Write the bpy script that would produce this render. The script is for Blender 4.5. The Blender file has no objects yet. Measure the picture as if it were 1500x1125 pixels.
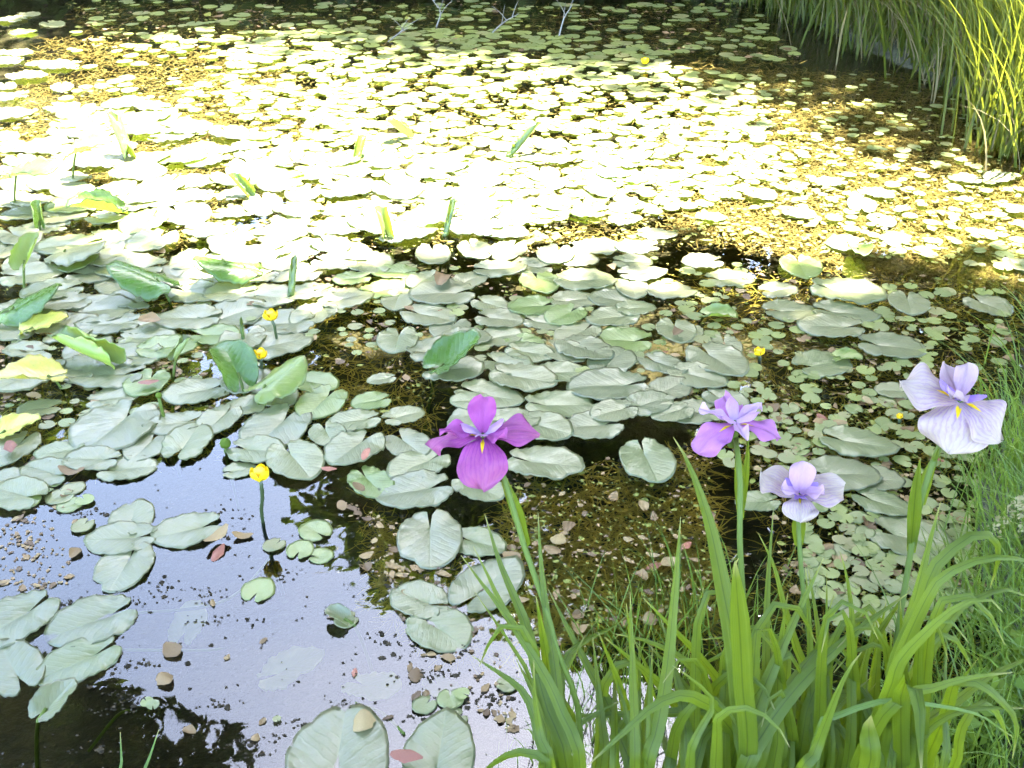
import bpy, math, random
import numpy as np
from mathutils import Vector, Matrix
random.seed(7); rng = np.random.default_rng(7)
S = bpy.context.scene
COL = S.collection
R = math.radians

# ------------------------------------------------------------------ camera
CAM_H, PITCH, FPX = 1.7, 31.0, 1650.0          # eye height over the water, tilt down, focal length in photo pixels
cam_d = bpy.data.cameras.new('camera'); cam = bpy.data.objects.new('camera', cam_d); COL.objects.link(cam)
cam_d.sensor_width = 36; cam_d.lens = 36 * FPX / 1500; cam_d.clip_end = 2000; cam_d.clip_start = 0.02
cam.location = (0, 0, CAM_H); cam.rotation_euler = (R(90 - PITCH), 0, 0)
S.camera = cam

# ------------------------------------------------------------------ sky, sun, exposure
SUN_EL, SUN_AZ = 66.0, 20.0                     # azimuth clockwise from +Y (the view direction)
W = bpy.data.worlds.new('World'); S.world = W; W.use_nodes = True
wn = W.node_tree; wn.nodes.clear()
sky = wn.nodes.new('ShaderNodeTexSky'); sky.sky_type = 'NISHITA'; sky.sun_disc = False
sky.sun_elevation = R(SUN_EL); sky.sun_rotation = R(SUN_AZ); sky.air_density = 1.0; sky.dust_density = 2.0; sky.ozone_density = 2.2
bgn = wn.nodes.new('ShaderNodeBackground'); bgn.inputs['Strength'].default_value = 0.15
won = wn.nodes.new('ShaderNodeOutputWorld')
wn.links.new(sky.outputs[0], bgn.inputs[0]); wn.links.new(bgn.outputs[0], won.inputs[0])
sd = bpy.data.lights.new('sun', 'SUN'); sd.energy = 4.5; sd.angle = R(0.6); sd.color = (1, 0.95, 0.86)
sun = bpy.data.objects.new('sun', sd); COL.objects.link(sun)
SUNV = Vector((math.cos(R(SUN_EL)) * math.sin(R(SUN_AZ)), math.cos(R(SUN_EL)) * math.cos(R(SUN_AZ)), math.sin(R(SUN_EL))))
sun.rotation_euler = SUNV.to_track_quat('Z', 'Y').to_euler()
S.view_settings.view_transform = 'Standard'; S.view_settings.look = 'None'
S.view_settings.gamma = 1; S.view_settings.use_curve_mapping = False
S.view_settings.exposure = 4.5
S.render.engine = 'CYCLES'
S.cycles.use_denoising = True
S.cycles.max_bounces = 5; S.cycles.diffuse_bounces = 2; S.cycles.glossy_bounces = 3; S.cycles.transmission_bounces = 3; S.cycles.transparent_max_bounces = 6
S.cycles.use_adaptive_sampling = True; S.cycles.adaptive_threshold = 0.03
S.cycles.sample_clamp_indirect = 6

# ------------------------------------------------------------------ photo pixel -> place
_p = R(PITCH)
FW = np.array([0, math.cos(_p), -math.sin(_p)]); UP = np.array([0, math.sin(_p), math.cos(_p)])
def ray(px, py):
    return FW + np.array([(px - 750) / FPX, 0, 0]) - UP * ((py - 562.5) / FPX)
def P(px, py, z=0.0):                            # where the line of sight meets the level z
    d = ray(px, py); t = (z - CAM_H) / d[2]
    return np.array([d[0] * t, d[1] * t, z])
def Q(px, py, hy):                               # where it meets an upright plane hy metres ahead
    d = ray(px, py); t = hy / d[1]
    return np.array([d[0] * t, hy, CAM_H + d[2] * t])
def mpp(px, py):                                 # metres per photo pixel on the water there
    p = P(px, py); return float(np.linalg.norm(p - np.array([0, 0, CAM_H]))) / FPX
def to_px(p):
    v = np.asarray(p) - np.array([0, 0, CAM_H]); dz = v @ FW
    return 750 + FPX * v[0] / dz, 562.5 - FPX * (v @ UP) / dz
def inpoly(x, y, poly):
    c = False; n = len(poly)
    for i in range(n):
        x1, y1 = poly[i]; x2, y2 = poly[i - 1]
        if (y1 > y) != (y2 > y) and x < (x2 - x1) * (y - y1) / (y2 - y1) + x1: c = not c
    return c

# ------------------------------------------------------------------ object helpers
def tag(o, label=None, cat=None, group=None, kind=None):
    if label: o['label'] = label
    if cat: o['category'] = cat
    if group: o['group'] = group
    if kind: o['kind'] = kind
    return o
def mesh(name, V, F, mat=None, uv=None, smooth=True, rim=None):
    V = np.asarray(V, dtype=np.float32)
    me = bpy.data.meshes.new(name)
    if isinstance(F, np.ndarray):
        n, k = F.shape
        me.vertices.add(len(V)); me.vertices.foreach_set('co', V.ravel())
        me.loops.add(n * k); me.loops.foreach_set('vertex_index', F.ravel().astype(np.int32))
        me.polygons.add(n); me.polygons.foreach_set('loop_start', np.arange(0, n * k, k, dtype=np.int32))
        try: me.polygons.foreach_set('loop_total', np.full(n, k, dtype=np.int32))
        except Exception: pass
        me.update(calc_edges=True)
    else:
        me.from_pydata(V.tolist(), [], F)
    if uv is not None:
        l = me.uv_layers.new(name='UVMap'); idx = np.empty(len(me.loops), dtype=np.int32)
        me.loops.foreach_get('vertex_index', idx)
        l.data.foreach_set('uv', np.asarray(uv, dtype=np.float32)[idx].ravel())
    if rim is not None:
        at = me.attributes.new('rim', 'FLOAT', 'POINT'); at.data.foreach_set('value', np.asarray(rim, dtype=np.float32))
    me.polygons.foreach_set('use_smooth', np.full(len(me.polygons), smooth, dtype=bool))
    if mat: me.materials.append(mat)
    me.update()
    return me
def ob(name, me, parent=None, loc=(0, 0, 0)):
    o = bpy.data.objects.new(name, me); COL.objects.link(o); o.location = loc
    if parent: o.parent = parent
    return o
def empty(name, loc):
    o = bpy.data.objects.new(name, None); COL.objects.link(o); o.location = loc; o.empty_display_size = 0.05
    return o
def spline(K, n):
    K = np.asarray(K, float); m = len(K)
    ext = np.vstack([2 * K[0] - K[1], K, 2 * K[-1] - K[-2]])
    d = np.r_[0, np.cumsum(np.linalg.norm(np.diff(K, axis=0), axis=1))]; T = np.linspace(0, d[-1], n)
    out = []
    for t in T:
        i = min(max(np.searchsorted(d, t, side='right') - 1, 0), m - 2)
        u = (t - d[i]) / max(d[i + 1] - d[i], 1e-9)
        a, b, c, e = ext[i], ext[i + 1], ext[i + 2], ext[i + 3]
        out.append(0.5 * ((2 * b) + (c - a) * u + (2 * a - 5 * b + 4 * c - e) * u * u + (3 * b - a - 3 * c + e) * u ** 3))
    return np.array(out)
def tube(K, rad, n=12, sides=7, close=True):
    Pn = spline(K, n); rad = np.interp(np.linspace(0, 1, n), np.linspace(0, 1, len(rad)), rad)
    T = np.gradient(Pn, axis=0); T /= np.linalg.norm(T, axis=1)[:, None] + 1e-9
    V, F = [], []
    ref = np.array([1., 0, 0]) if abs(T[0][0]) < .8 else np.array([0, 1., 0])
    for i in range(n):
        a = np.cross(T[i], ref); a /= np.linalg.norm(a); b = np.cross(T[i], a)
        for k in range(sides):
            an = 2 * math.pi * k / sides
            V.append(Pn[i] + rad[i] * (math.cos(an) * a + math.sin(an) * b))
    for i in range(n - 1):
        for k in range(sides):
            F.append((i * sides + k, i * sides + (k + 1) % sides, (i + 1) * sides + (k + 1) % sides, (i + 1) * sides + k))
    if close: F.append(tuple(range((n - 1) * sides, n * sides)))
    return V, F

# ------------------------------------------------------------------ materials
class NB:
    def __init__(s, name):
        s.m = bpy.data.materials.new(name); s.m.use_nodes = True; s.t = s.m.node_tree; s.t.nodes.clear()
        s.out = s.t.nodes.new('ShaderNodeOutputMaterial')
    def n(s, typ, **kw):
        nd = s.t.nodes.new('ShaderNode' + typ)
        for k, v in kw.items():
            if k.startswith('i_'):
                key = k[2:]; key = int(key) if key.isdigit() else key.replace('_', ' ')
                s.set(nd.inputs[key], v)
            else: setattr(nd, k, v)
        return nd
    def set(s, inp, v):
        if isinstance(v, bpy.types.NodeSocket): s.t.links.new(v, inp)
        else: inp.default_value = v
    def math(s, op, a, b=0.0, c=0.0, clamp=False):
        nd = s.n('Math', operation=op, use_clamp=clamp); s.set(nd.inputs[0], a); s.set(nd.inputs[1], b); s.set(nd.inputs[2], c)
        return nd.outputs[0]
    def mix(s, f, a, b, bt='MIX'):
        nd = s.n('Mix', data_type='RGBA', blend_type=bt); s.set(nd.inputs[0], f)
        s.set(nd.inputs[6], a if isinstance(a, bpy.types.NodeSocket) else (*a, 1)); s.set(nd.inputs[7], b if isinstance(b, bpy.types.NodeSocket) else (*b, 1))
        return nd.outputs[2]
    def ramp(s, f, stops):
        nd = s.n('ValToRGB'); s.set(nd.inputs[0], f); e = nd.color_ramp.elements
        while len(e) < len(stops): e.new(0.5)
        for i, (p, c) in enumerate(stops): e[i].position = p; e[i].color = (*c, 1)
        return nd.outputs[0]
    def noise(s, scale, detail=3, vec=None, rough=0.5):
        nd = s.n('TexNoise'); nd.inputs['Scale'].default_value = scale; nd.inputs['Detail'].default_value = detail
        nd.inputs['Roughness'].default_value = rough
        if vec is not None: s.set(nd.inputs['Vector'], vec)
        return nd.outputs['Fac']
    def rand(s):
        a = s.n('ObjectInfo').outputs['Random']; b = s.n('NewGeometry').outputs['Random Per Island']
        return s.math('FRACT', s.math('ADD', a, s.math('MULTIPLY', b, 7.31)))
    def surf(s, sh): s.t.links.new(sh, s.out.inputs[0]); return s.m
    def leaf(s, col, trans_col, trans=0.35, rough=0.4, spec=0.5, bump=None, bump_s=0.3, bump_d=0.002, coat=0.0):
        p = s.n('BsdfPrincipled'); s.set(p.inputs['Base Color'], col); s.set(p.inputs['Roughness'], rough); p.inputs['Specular IOR Level'].default_value = spec
        p.inputs['Coat Weight'].default_value = coat; p.inputs['Coat Roughness'].default_value = 0.3
        t = s.n('BsdfTranslucent'); s.set(t.inputs[0], trans_col)
        if bump is not None:
            b = s.n('Bump'); b.inputs['Strength'].default_value = bump_s; b.inputs['Distance'].default_value = bump_d; s.set(b.inputs['Height'], bump)
            s.t.links.new(b.outputs[0], p.inputs['Normal'])
        mx = s.n('MixShader'); mx.inputs[0].default_value = trans
        s.t.links.new(p.outputs[0], mx.inputs[1]); s.t.links.new(t.outputs[0], mx.inputs[2])
        return s.surf(mx.outputs[0])

def pad_material(name, tops, under, trans_col, trans, rough=0.38, vein=1.0, spec=0.6, blotch=0.5):
    b = NB(name); uv = b.n('UVMap'); sep = b.n('SeparateXYZ'); b.t.links.new(uv.outputs[0], sep.inputs[0])
    x, y = sep.outputs[0], sep.outputs[1]; ax = b.math('ABSOLUTE', x)
    r = b.rand()
    wob = b.math('MULTIPLY', b.noise(6, 2, uv.outputs[0]), 0.10)
    ph = b.math('MULTIPLY', b.math('ADD', b.math('SUBTRACT', y, b.math('MULTIPLY', ax, 0.9)), wob), 36.0)
    v = b.math('POWER', b.math('ABSOLUTE', b.math('SINE', ph)), 9.0)                      # pinnate side veins
    mid = b.math('SUBTRACT', 1.0, b.math('MULTIPLY', ax, 46.0), clamp=True)
    vv = b.math('MAXIMUM', b.math('MULTIPLY', v, 0.55), mid)
    nz = b.noise(9, 4, uv.outputs[0]); spots = b.noise(34, 3, uv.outputs[0])
    col = b.ramp(r, [(i / max(1, len(tops) - 1), c) for i, c in enumerate(tops)])
    col = b.mix(b.math('MULTIPLY', b.math('SUBTRACT', nz, 0.42, clamp=True), 2.2 * blotch, clamp=True), col, (0.16, 0.165, 0.055))
    sp = b.math('MULTIPLY', b.math('SUBTRACT', spots, 0.61, clamp=True), 8.0, clamp=True)
    col = b.mix(b.math('MULTIPLY', sp, 0.55), col, (0.10, 0.07, 0.03))
    col = b.mix(b.math('MULTIPLY', vv, 0.13 * vein), col, (0.20, 0.25, 0.11))
    rim = b.n('Attribute', attribute_name='rim').outputs['Fac']
    rn = b.math('MULTIPLY', b.math('SUBTRACT', b.noise(13, 3, uv.outputs[0]), 0.36, clamp=True), 3.2, clamp=True)
    col = b.mix(b.math('MULTIPLY', b.math('POWER', rim, 2.0), b.math('MULTIPLY', rn, 0.75)), col, (0.07, 0.055, 0.02))
    bf = b.n('NewGeometry').outputs['Backfacing']
    col = b.mix(bf, col, under)
    ht = b.math('ADD', b.math('MULTIPLY', vv, -0.35 * vein), b.math('MULTIPLY', nz, 1.1))
    rg = b.math('ADD', rough - 0.2, b.math('MULTIPLY', nz, 0.42))
    return b.leaf(col, trans_col + (1,), trans, rg, spec, ht, 0.22, 0.007)

M = {}
M['pad'] = pad_material('lily_pad_leaf', [(0.092, 0.102, 0.044), (0.115, 0.118, 0.055), (0.145, 0.142, 0.062), (0.105, 0.120, 0.042), (0.13, 0.125, 0.06)], (0.20, 0.24, 0.07), (0.30, 0.38, 0.03), 0.16)
M['pad_green'] = pad_material('fresh_lily_pad_leaf', [(0.10, 0.145, 0.028), (0.135, 0.17, 0.032)], (0.22, 0.30, 0.05), (0.35, 0.46, 0.03), 0.25)
M['pad_gloss'] = pad_material('glossy_raised_leaf', [(0.045, 0.10, 0.018), (0.06, 0.12, 0.022)], (0.17, 0.22, 0.04), (0.26, 0.36, 0.015), 0.26, rough=0.28, vein=1.8, spec=0.4, blotch=0.1)
M['pad_spear'] = pad_material('rolled_leaf', [(0.07, 0.11, 0.02), (0.10, 0.14, 0.03)], (0.075, 0.12, 0.025), (0.26, 0.34, 0.02), 0.22, rough=0.3)
M['pad_yellow'] = pad_material('yellowing_leaf', [(0.42, 0.40, 0.06), (0.45, 0.36, 0.08)], (0.40, 0.38, 0.06), (0.5, 0.46, 0.03), 0.25)
M['heart'] = pad_material('floating_heart_leaf', [(0.10, 0.125, 0.036), (0.14, 0.165, 0.04), (0.17, 0.195, 0.04), (0.12, 0.14, 0.045), (0.18, 0.16, 0.06)], (0.2, 0.25, 0.08), (0.32, 0.42, 0.04), 0.2, vein=0.3, blotch=0.8)

def blade_material(name, c1, c2, tr, trans=0.42, rough=0.36):
    b = NB(name); uv = b.n('UVMap'); sep = b.n('SeparateXYZ'); b.t.links.new(uv.outputs[0], sep.inputs[0])
    x, y = sep.outputs[0], sep.outputs[1]
    st = b.math('SINE', b.math('MULTIPLY', x, 30.0)); st2 = b.math('SINE', b.math('MULTIPLY', x, 83.0))
    mid = b.math('SUBTRACT', 1.0, b.math('MULTIPLY', b.math('ABSOLUTE', x), 9.0), clamp=True)
    r = b.rand(); nz = b.noise(5, 3, uv.outputs[0])
    col = b.mix(r, c1, c2)
    col = b.mix(b.math('MULTIPLY', b.math('ADD', st, st2), 0.10, clamp=True), col, tuple(0.4 * c for c in c1))
    col = b.mix(b.math('MULTIPLY', mid, 0.45), col, tuple(0.5 * c for c in c1))
    col = b.mix(b.math('MULTIPLY', b.math('SUBTRACT', nz, 0.55, clamp=True), 2.0, clamp=True), col, (0.22, 0.26, 0.05))
    tipd = b.math('MULTIPLY', b.math('SUBTRACT', y, 0.965, clamp=True), 26.0, clamp=True)
    col = b.mix(tipd, col, (0.34, 0.27, 0.10))
    ht = b.math('ADD', b.math('ADD', b.math('MULTIPLY', st, 0.5), b.math('MULTIPLY', st2, 0.3)), b.math('MULTIPLY', mid, -1.2))
    tc = b.mix(b.math('MULTIPLY', mid, 0.7), tr, tuple(0.35 * c for c in tr))
    return b.leaf(col, tc, trans, rough, 0.28, ht, 0.25, 0.003)
M['blade'] = blade_material('iris_leaf', (0.050, 0.082, 0.008), (0.085, 0.122, 0.011), (0.22, 0.29, 0.008), 0.48, 0.42)
M['grass'] = blade_material('bank_grass_leaf', (0.05, 0.10, 0.015), (0.11, 0.16, 0.025), (0.22, 0.31, 0.02), 0.35)
M['reed'] = blade_material('reed_leaf', (0.035, 0.065, 0.009), (0.10, 0.115, 0.022), (0.20, 0.225, 0.016), 0.36)
M['straw'] = blade_material('dry_straw', (0.16, 0.13, 0.06), (0.24, 0.20, 0.10), (0.22, 0.18, 0.08), 0.25, 0.6)

def simple(name, stops, rough=0.6, scale=8, spec=0.4, trans=0.0, bump=0.2, tcol=None, dist=0.004):
    b = NB(name); co = b.n('TexCoord').outputs['Object']; nz = b.noise(scale, 5, co, 0.6); r = b.rand()
    f = b.math('ADD', b.math('MULTIPLY', nz, 0.6), b.math('SUBTRACT', b.math('MULTIPLY', r, 0.7), 0.15), clamp=True)
    col = b.ramp(f, stops)
    return b.leaf(col, tcol + (1,) if tcol else (0.2, 0.2, 0.05, 1), trans, rough, spec, nz, bump, dist)
M['stem'] = simple('green_stalk', [(0, (0.055, 0.08, 0.012)), (1, (0.09, 0.125, 0.02))], 0.5, 20, trans=0.05, spec=.15)
M['darkstem'] = simple('dark_water_stalk', [(0, (0.02, 0.03, 0.012)), (1, (0.06, 0.08, 0.02))], 0.35, 20)
M['yellow'] = simple('yellow_sepal', [(0, (0.72, 0.46, 0.005)), (1, (0.85, 0.62, 0.01))], 0.4, 20, trans=0.25, tcol=(0.8, 0.55, 0.01))
M['orange'] = simple('orange_stigma', [(0, (0.62, 0.33, 0.01)), (1, (0.75, 0.45, 0.02))], 0.5, 40)
M['dead'] = simple('dead_leaf_brown', [(0, (0.05, 0.025, 0.012)), (0.35, (0.11, 0.064, 0.022)), (0.65, (0.20, 0.125, 0.046)), (1, (0.27, 0.20, 0.08))], 0.6, 30, trans=0.1, tcol=(0.4, 0.25, 0.1))
M['russet'] = simple('russet_dead_leaf', [(0, (0.10, 0.03, 0.015)), (1, (0.26, 0.09, 0.045))], 0.5, 30)
M['weed'] = simple('water_weed', [(0, (0.12, 0.10, 0.03)), (0.4, (0.27, 0.22, 0.05)), (0.7, (0.38, 0.32, 0.08)), (1, (0.26, 0.29, 0.05))], 0.7, 6, trans=0.2, tcol=(0.4, 0.32, 0.05), spec=.1)  # weed colours for the shaded zones, lightened to show in the shade
M['weed_sun_toned'] = simple('sun_toned_water_weed', [(0, (0.075, 0.06, 0.022)), (0.4, (0.15, 0.12, 0.045)), (0.7, (0.21, 0.17, 0.07)), (1, (0.14, 0.15, 0.04))], 0.7, 6, trans=0.2, tcol=(0.2, 0.16, 0.03), spec=.1)  # same weed for the sunlit strip, colours darkened to offset the sun
M['algae'] = simple('algae_crumbs', [(0, (0.06, 0.07, 0.012)), (0.5, (0.13, 0.14, 0.022)), (1, (0.20, 0.19, 0.035))], 0.6, 20, trans=0.2, tcol=(0.25, 0.25, 0.03), spec=.2)
M['speck'] = simple('dark_specks', [(0, (0.008, 0.007, 0.004)), (1, (0.05, 0.038, 0.022))], 0.8, 30, spec=.05)
M['bark'] = simple('grey_bark', [(0, (0.05, 0.04, 0.03)), (1, (0.16, 0.14, 0.11))], 0.9, 5, bump=0.8, dist=0.03)
M['pale_bark'] = simple('pale_bark', [(0, (0.12, 0.11, 0.09)), (1, (0.26, 0.24, 0.2))], 0.8, 4, bump=0.5, dist=0.02)
M['foliage'] = simple('tree_foliage', [(0, (0.035, 0.065, 0.012)), (0.5, (0.06, 0.10, 0.018)), (1, (0.10, 0.14, 0.03))], 0.45, 1.5, trans=0.3, tcol=(0.16, 0.24, 0.02))
M['herb'] = simple('weed_herb_leaf', [(0, (0.055, 0.095, 0.01)), (1, (0.11, 0.15, 0.018))], 0.6, 20, trans=0.3, tcol=(0.22, 0.30, 0.02), spec=.12)
M['seed'] = simple('straw_seed_head', [(0, (0.15, 0.13, 0.05)), (1, (0.24, 0.21, 0.10))], 0.7, 20, trans=0.2, tcol=(0.5, 0.45, 0.2))

def petal_material(name, base, edge, veinc, vein_s, signal=True, streak=40.0):
    b = NB(name); uv = b.n('UVMap'); sep = b.n('SeparateXYZ'); b.t.links.new(uv.outputs[0], sep.inputs[0])
    v, u = sep.outputs[0], sep.outputs[1]
    nz = b.noise(7, 3, uv.outputs[0])
    ph = b.math('ADD', b.math('MULTIPLY', v, streak), b.math('MULTIPLY', nz, 6.0))
    st = b.math('POWER', b.math('ABSOLUTE', b.math('SINE', ph)), 5.0)
    fade = b.math('SUBTRACT', 1.15, u, clamp=True)
    col = b.mix(b.math('ADD', b.math('MULTIPLY', u, 0.7), b.math('MULTIPLY', b.math('SUBTRACT', nz, 0.5), 0.8), clamp=True), base, edge)
    col = b.mix(b.math('MULTIPLY', b.math('MULTIPLY', st, fade), vein_s), col, veinc)
    if signal:
        w = b.math('SUBTRACT', 0.17, b.math('MULTIPLY', b.math('ABSOLUTE', b.math('SUBTRACT', u, 0.2)), 0.75))
        s = b.math('MULTIPLY', b.math('SUBTRACT', w, b.math('ABSOLUTE', v)), 30.0, clamp=True)
        col = b.mix(s, col, (0.72, 0.46, 0.01))
    return b.leaf(col, col, 0.4, 0.5, 0.25, b.math('ADD', st, nz), 0.2, 0.003)
M['fall_purple'] = petal_material('magenta_fall', (0.26, 0.035, 0.195), (0.35, 0.11, 0.18), (0.15, 0.012, 0.15), 0.5, True, 17.0)
M['std_purple'] = petal_material('magenta_standard', (0.28, 0.045, 0.21), (0.35, 0.085, 0.23), (0.18, 0.02, 0.17), 0.4, False)
M['sty_purple'] = petal_material('pale_purple_style', (0.44, 0.30, 0.42), (0.36, 0.16, 0.34), (0.34, 0.12, 0.34), 0.3, False)
M['fall_pink'] = petal_material('pink_purple_fall', (0.36, 0.11, 0.30), (0.42, 0.20, 0.34), (0.26, 0.05, 0.26), 0.4)
M['std_pink'] = petal_material('pink_purple_standard', (0.42, 0.24, 0.36), (0.48, 0.33, 0.41), (0.32, 0.12, 0.30), 0.3, False)
M['fall_lilac'] = petal_material('lilac_white_fall', (0.37, 0.25, 0.245), (0.47, 0.385, 0.27), (0.22, 0.10, 0.29), 0.62, True, 19.0)
M['std_lilac'] = petal_material('lilac_standard', (0.34, 0.20, 0.26), (0.44, 0.34, 0.30), (0.22, 0.10, 0.30), 0.4, False)
M['sty_violet'] = petal_material('violet_style', (0.22, 0.11, 0.42), (0.34, 0.23, 0.46), (0.18, 0.07, 0.36), 0.3, False)

def water_material():
    b = NB('pond_water'); co = b.n('TexCoord').outputs['Object']
    h = b.math('ADD', b.noise(2.2, 2, co), b.math('MULTIPLY', b.noise(11, 1, co), 0.08))
    bp = b.n('Bump'); bp.inputs['Strength'].default_value = 0.13; bp.inputs['Distance'].default_value = 0.03; b.set(bp.inputs['Height'], h)
    fr = b.n('Fresnel'); fr.inputs['IOR'].default_value = 1.44; b.t.links.new(bp.outputs[0], fr.inputs['Normal'])
    gl = b.n('BsdfGlossy'); gl.inputs['Roughness'].default_value = 0.015; b.t.links.new(bp.outputs[0], gl.inputs['Normal'])
    tr = b.n('BsdfTransparent'); tr.inputs[0].default_value = (0.80, 0.78, 0.62, 1)
    mx = b.n('MixShader'); b.t.links.new(fr.outputs[0], mx.inputs[0]); b.t.links.new(tr.outputs[0], mx.inputs[1]); b.t.links.new(gl.outputs[0], mx.inputs[2])
    return b.surf(mx.outputs[0])
M['water'] = water_material()
def ground_material():
    b = NB('earth_and_mud'); g = b.n('NewGeometry'); sep = b.n('SeparateXYZ'); b.t.links.new(g.outputs['Position'], sep.inputs[0]); co = b.n('TexCoord').outputs['Object']
    n1 = b.noise(3.0, 6, co, 0.65); n2 = b.noise(26, 4, co, 0.6)
    mud = b.ramp(n1, [(0.3, (0.007, 0.0065, 0.003)), (0.5, (0.018, 0.016, 0.006)), (0.7, (0.035, 0.03, 0.009))])
    mud = b.mix(b.math('MULTIPLY', b.math('SUBTRACT', n2, 0.5, clamp=True), 3.0, clamp=True), mud, (0.04, 0.036, 0.011))
    soil = b.ramp(n2, [(0.3, (0.03, 0.026, 0.014)), (0.7, (0.075, 0.075, 0.03))])
    f = b.math('MULTIPLY', b.math('ADD', sep.outputs[2], 0.03), 20.0, clamp=True)
    col = b.mix(f, mud, soil)
    p = b.n('BsdfPrincipled', i_Roughness=0.95); b.set(p.inputs['Base Color'], col)
    bp = b.n('Bump'); bp.inputs['Strength'].default_value = 0.7; bp.inputs['Distance'].default_value = 0.03; b.set(bp.inputs['Height'], n2)
    b.t.links.new(bp.outputs[0], p.inputs['Normal'])
    return b.surf(p.outputs[0])
M['ground'] = ground_material()

# ------------------------------------------------------------------ setting: ground sheet with the pond basin, water
SHORE = np.array([(-9, 0.6), (-4, 0.85), (-1.5, 1.0), (-0.3, 1.12), (0.15, 1.22), (0.55, 1.30), (0.85, 1.42), (1.02, 1.75), (1.12, 2.2), (1.45, 2.8), (1.95, 3.5),
                  (2.35, 4.2), (2.42, 5.0), (2.25, 5.9), (1.95, 6.9), (1.75, 8.0), (1.2, 8.7), (-0.5, 9.2), (-3.5, 9.5), (-7, 9.0), (-10, 7.0), (-11, 3.5)])
def shore_dist(X, Y):                            # > 0 inside the pond
    pts = np.stack([X.ravel(), Y.ravel()], 1); best = np.full(len(pts), 1e9); ins = np.zeros(len(pts), bool)
    n = len(SHORE)
    for i in range(n):
        a, c = SHORE[i], SHORE[(i + 1) % n]; d = c - a
        t = np.clip(((pts - a) @ d) / (d @ d), 0, 1); best = np.minimum(best, np.linalg.norm(pts - (a + t[:, None] * d), axis=1))
        cr = (a[1] > pts[:, 1]) != (c[1] > pts[:, 1])
        with np.errstate(divide='ignore', invalid='ignore'):
            xi = (c[0] - a[0]) * (pts[:, 1] - a[1]) / (c[1] - a[1] if c[1] != a[1] else 1e-9) + a[0]
        ins ^= cr & (pts[:, 0] < xi)
    return (best * np.where(ins, 1, -1)).reshape(X.shape)
def axis(lo, hi, step, far):
    core = np.arange(lo, hi + 1e-6, step); g = step; left, right = [lo], [hi]
    while right[-1] < far: g *= 1.35; right.append(right[-1] + g); left.append(left[-1] - g)
    return np.r_[left[:0:-1], core, right[1:]]
gx, gy = axis(-9, 5, 0.12, 400), axis(-1.5, 12, 0.12, 400)
GX, GY = np.meshgrid(gx, gy)
def ground_z(X, Y):
    d = shore_dist(X, Y)
    z = np.where(d > 0, -0.34 * (1 - np.exp(-d / 0.30)), 0.30 * (1 - np.exp(d / 0.9)))
    return z + 0.02 * np.sin(X * 3.1 + 1.3 * np.sin(Y * 2.3)) * np.sin(Y * 2.7 + X)
GZ = ground_z(GX, GY)
nx, ny = len(gx), len(gy)
idx = np.arange(nx * ny).reshape(ny, nx)
F = np.stack([idx[:-1, :-1].ravel(), idx[:-1, 1:].ravel(), idx[1:, 1:].ravel(), idx[1:, :-1].ravel()], 1)
tag(ob('ground', mesh('ground', np.stack([GX.ravel(), GY.ravel(), GZ.ravel()], 1), F, M['ground'])), kind='structure')
Vw = [(-14, -1, 0), (6, -1, 0), (6, 13, 0), (-14, 13, 0)]
wx, wy = SHORE[:, 0], SHORE[:, 1]
cx_, cy_ = wx.mean(), wy.mean()
Vw = [(cx_, cy_, 0)] + [(cx_ + (a - cx_) * 1.08, cy_ + (c - cy_) * 1.08, 0) for a, c in SHORE]
tag(ob('water', mesh('water', Vw, [(0, i + 1, (i + 1) % len(SHORE) + 1) for i in range(len(SHORE))], M['water'], smooth=False)), kind='structure')

# ------------------------------------------------------------------ trees: on the far bank (mirrored in the water) and the one overhanging the near water
def leaf_cloud(centers, radii, per, size, rg, flat=0.6):
    N = len(centers) * per
    c = np.repeat(centers, per, axis=0); r = np.repeat(radii, per)[:, None]
    d = rg.normal(size=(N, 3)); d /= np.linalg.norm(d, axis=1)[:, None]
    p = c + d * r * (rg.random((N, 1)) ** 0.45) * np.array([1, 1, flat])
    t = rg.normal(size=(N, 3)); t[:, 2] *= 0.6; t /= np.linalg.norm(t, axis=1)[:, None]
    n = rg.normal(size=(N, 3)); n[:, 2] = np.abs(n[:, 2]) + 0.5
    s = np.cross(t, n); s /= np.linalg.norm(s, axis=1)[:, None]
    L = size * (0.6 + 0.8 * rg.random((N, 1))); Wd = L * 0.30
    V = np.stack([p - t * L * .5, p + s * Wd - t * L * 0.05, p + t * L * .5, p - s * Wd - t * L * 0.05], 1).reshape(-1, 3)
    return V, np.arange(N * 4).reshape(N, 4)
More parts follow.
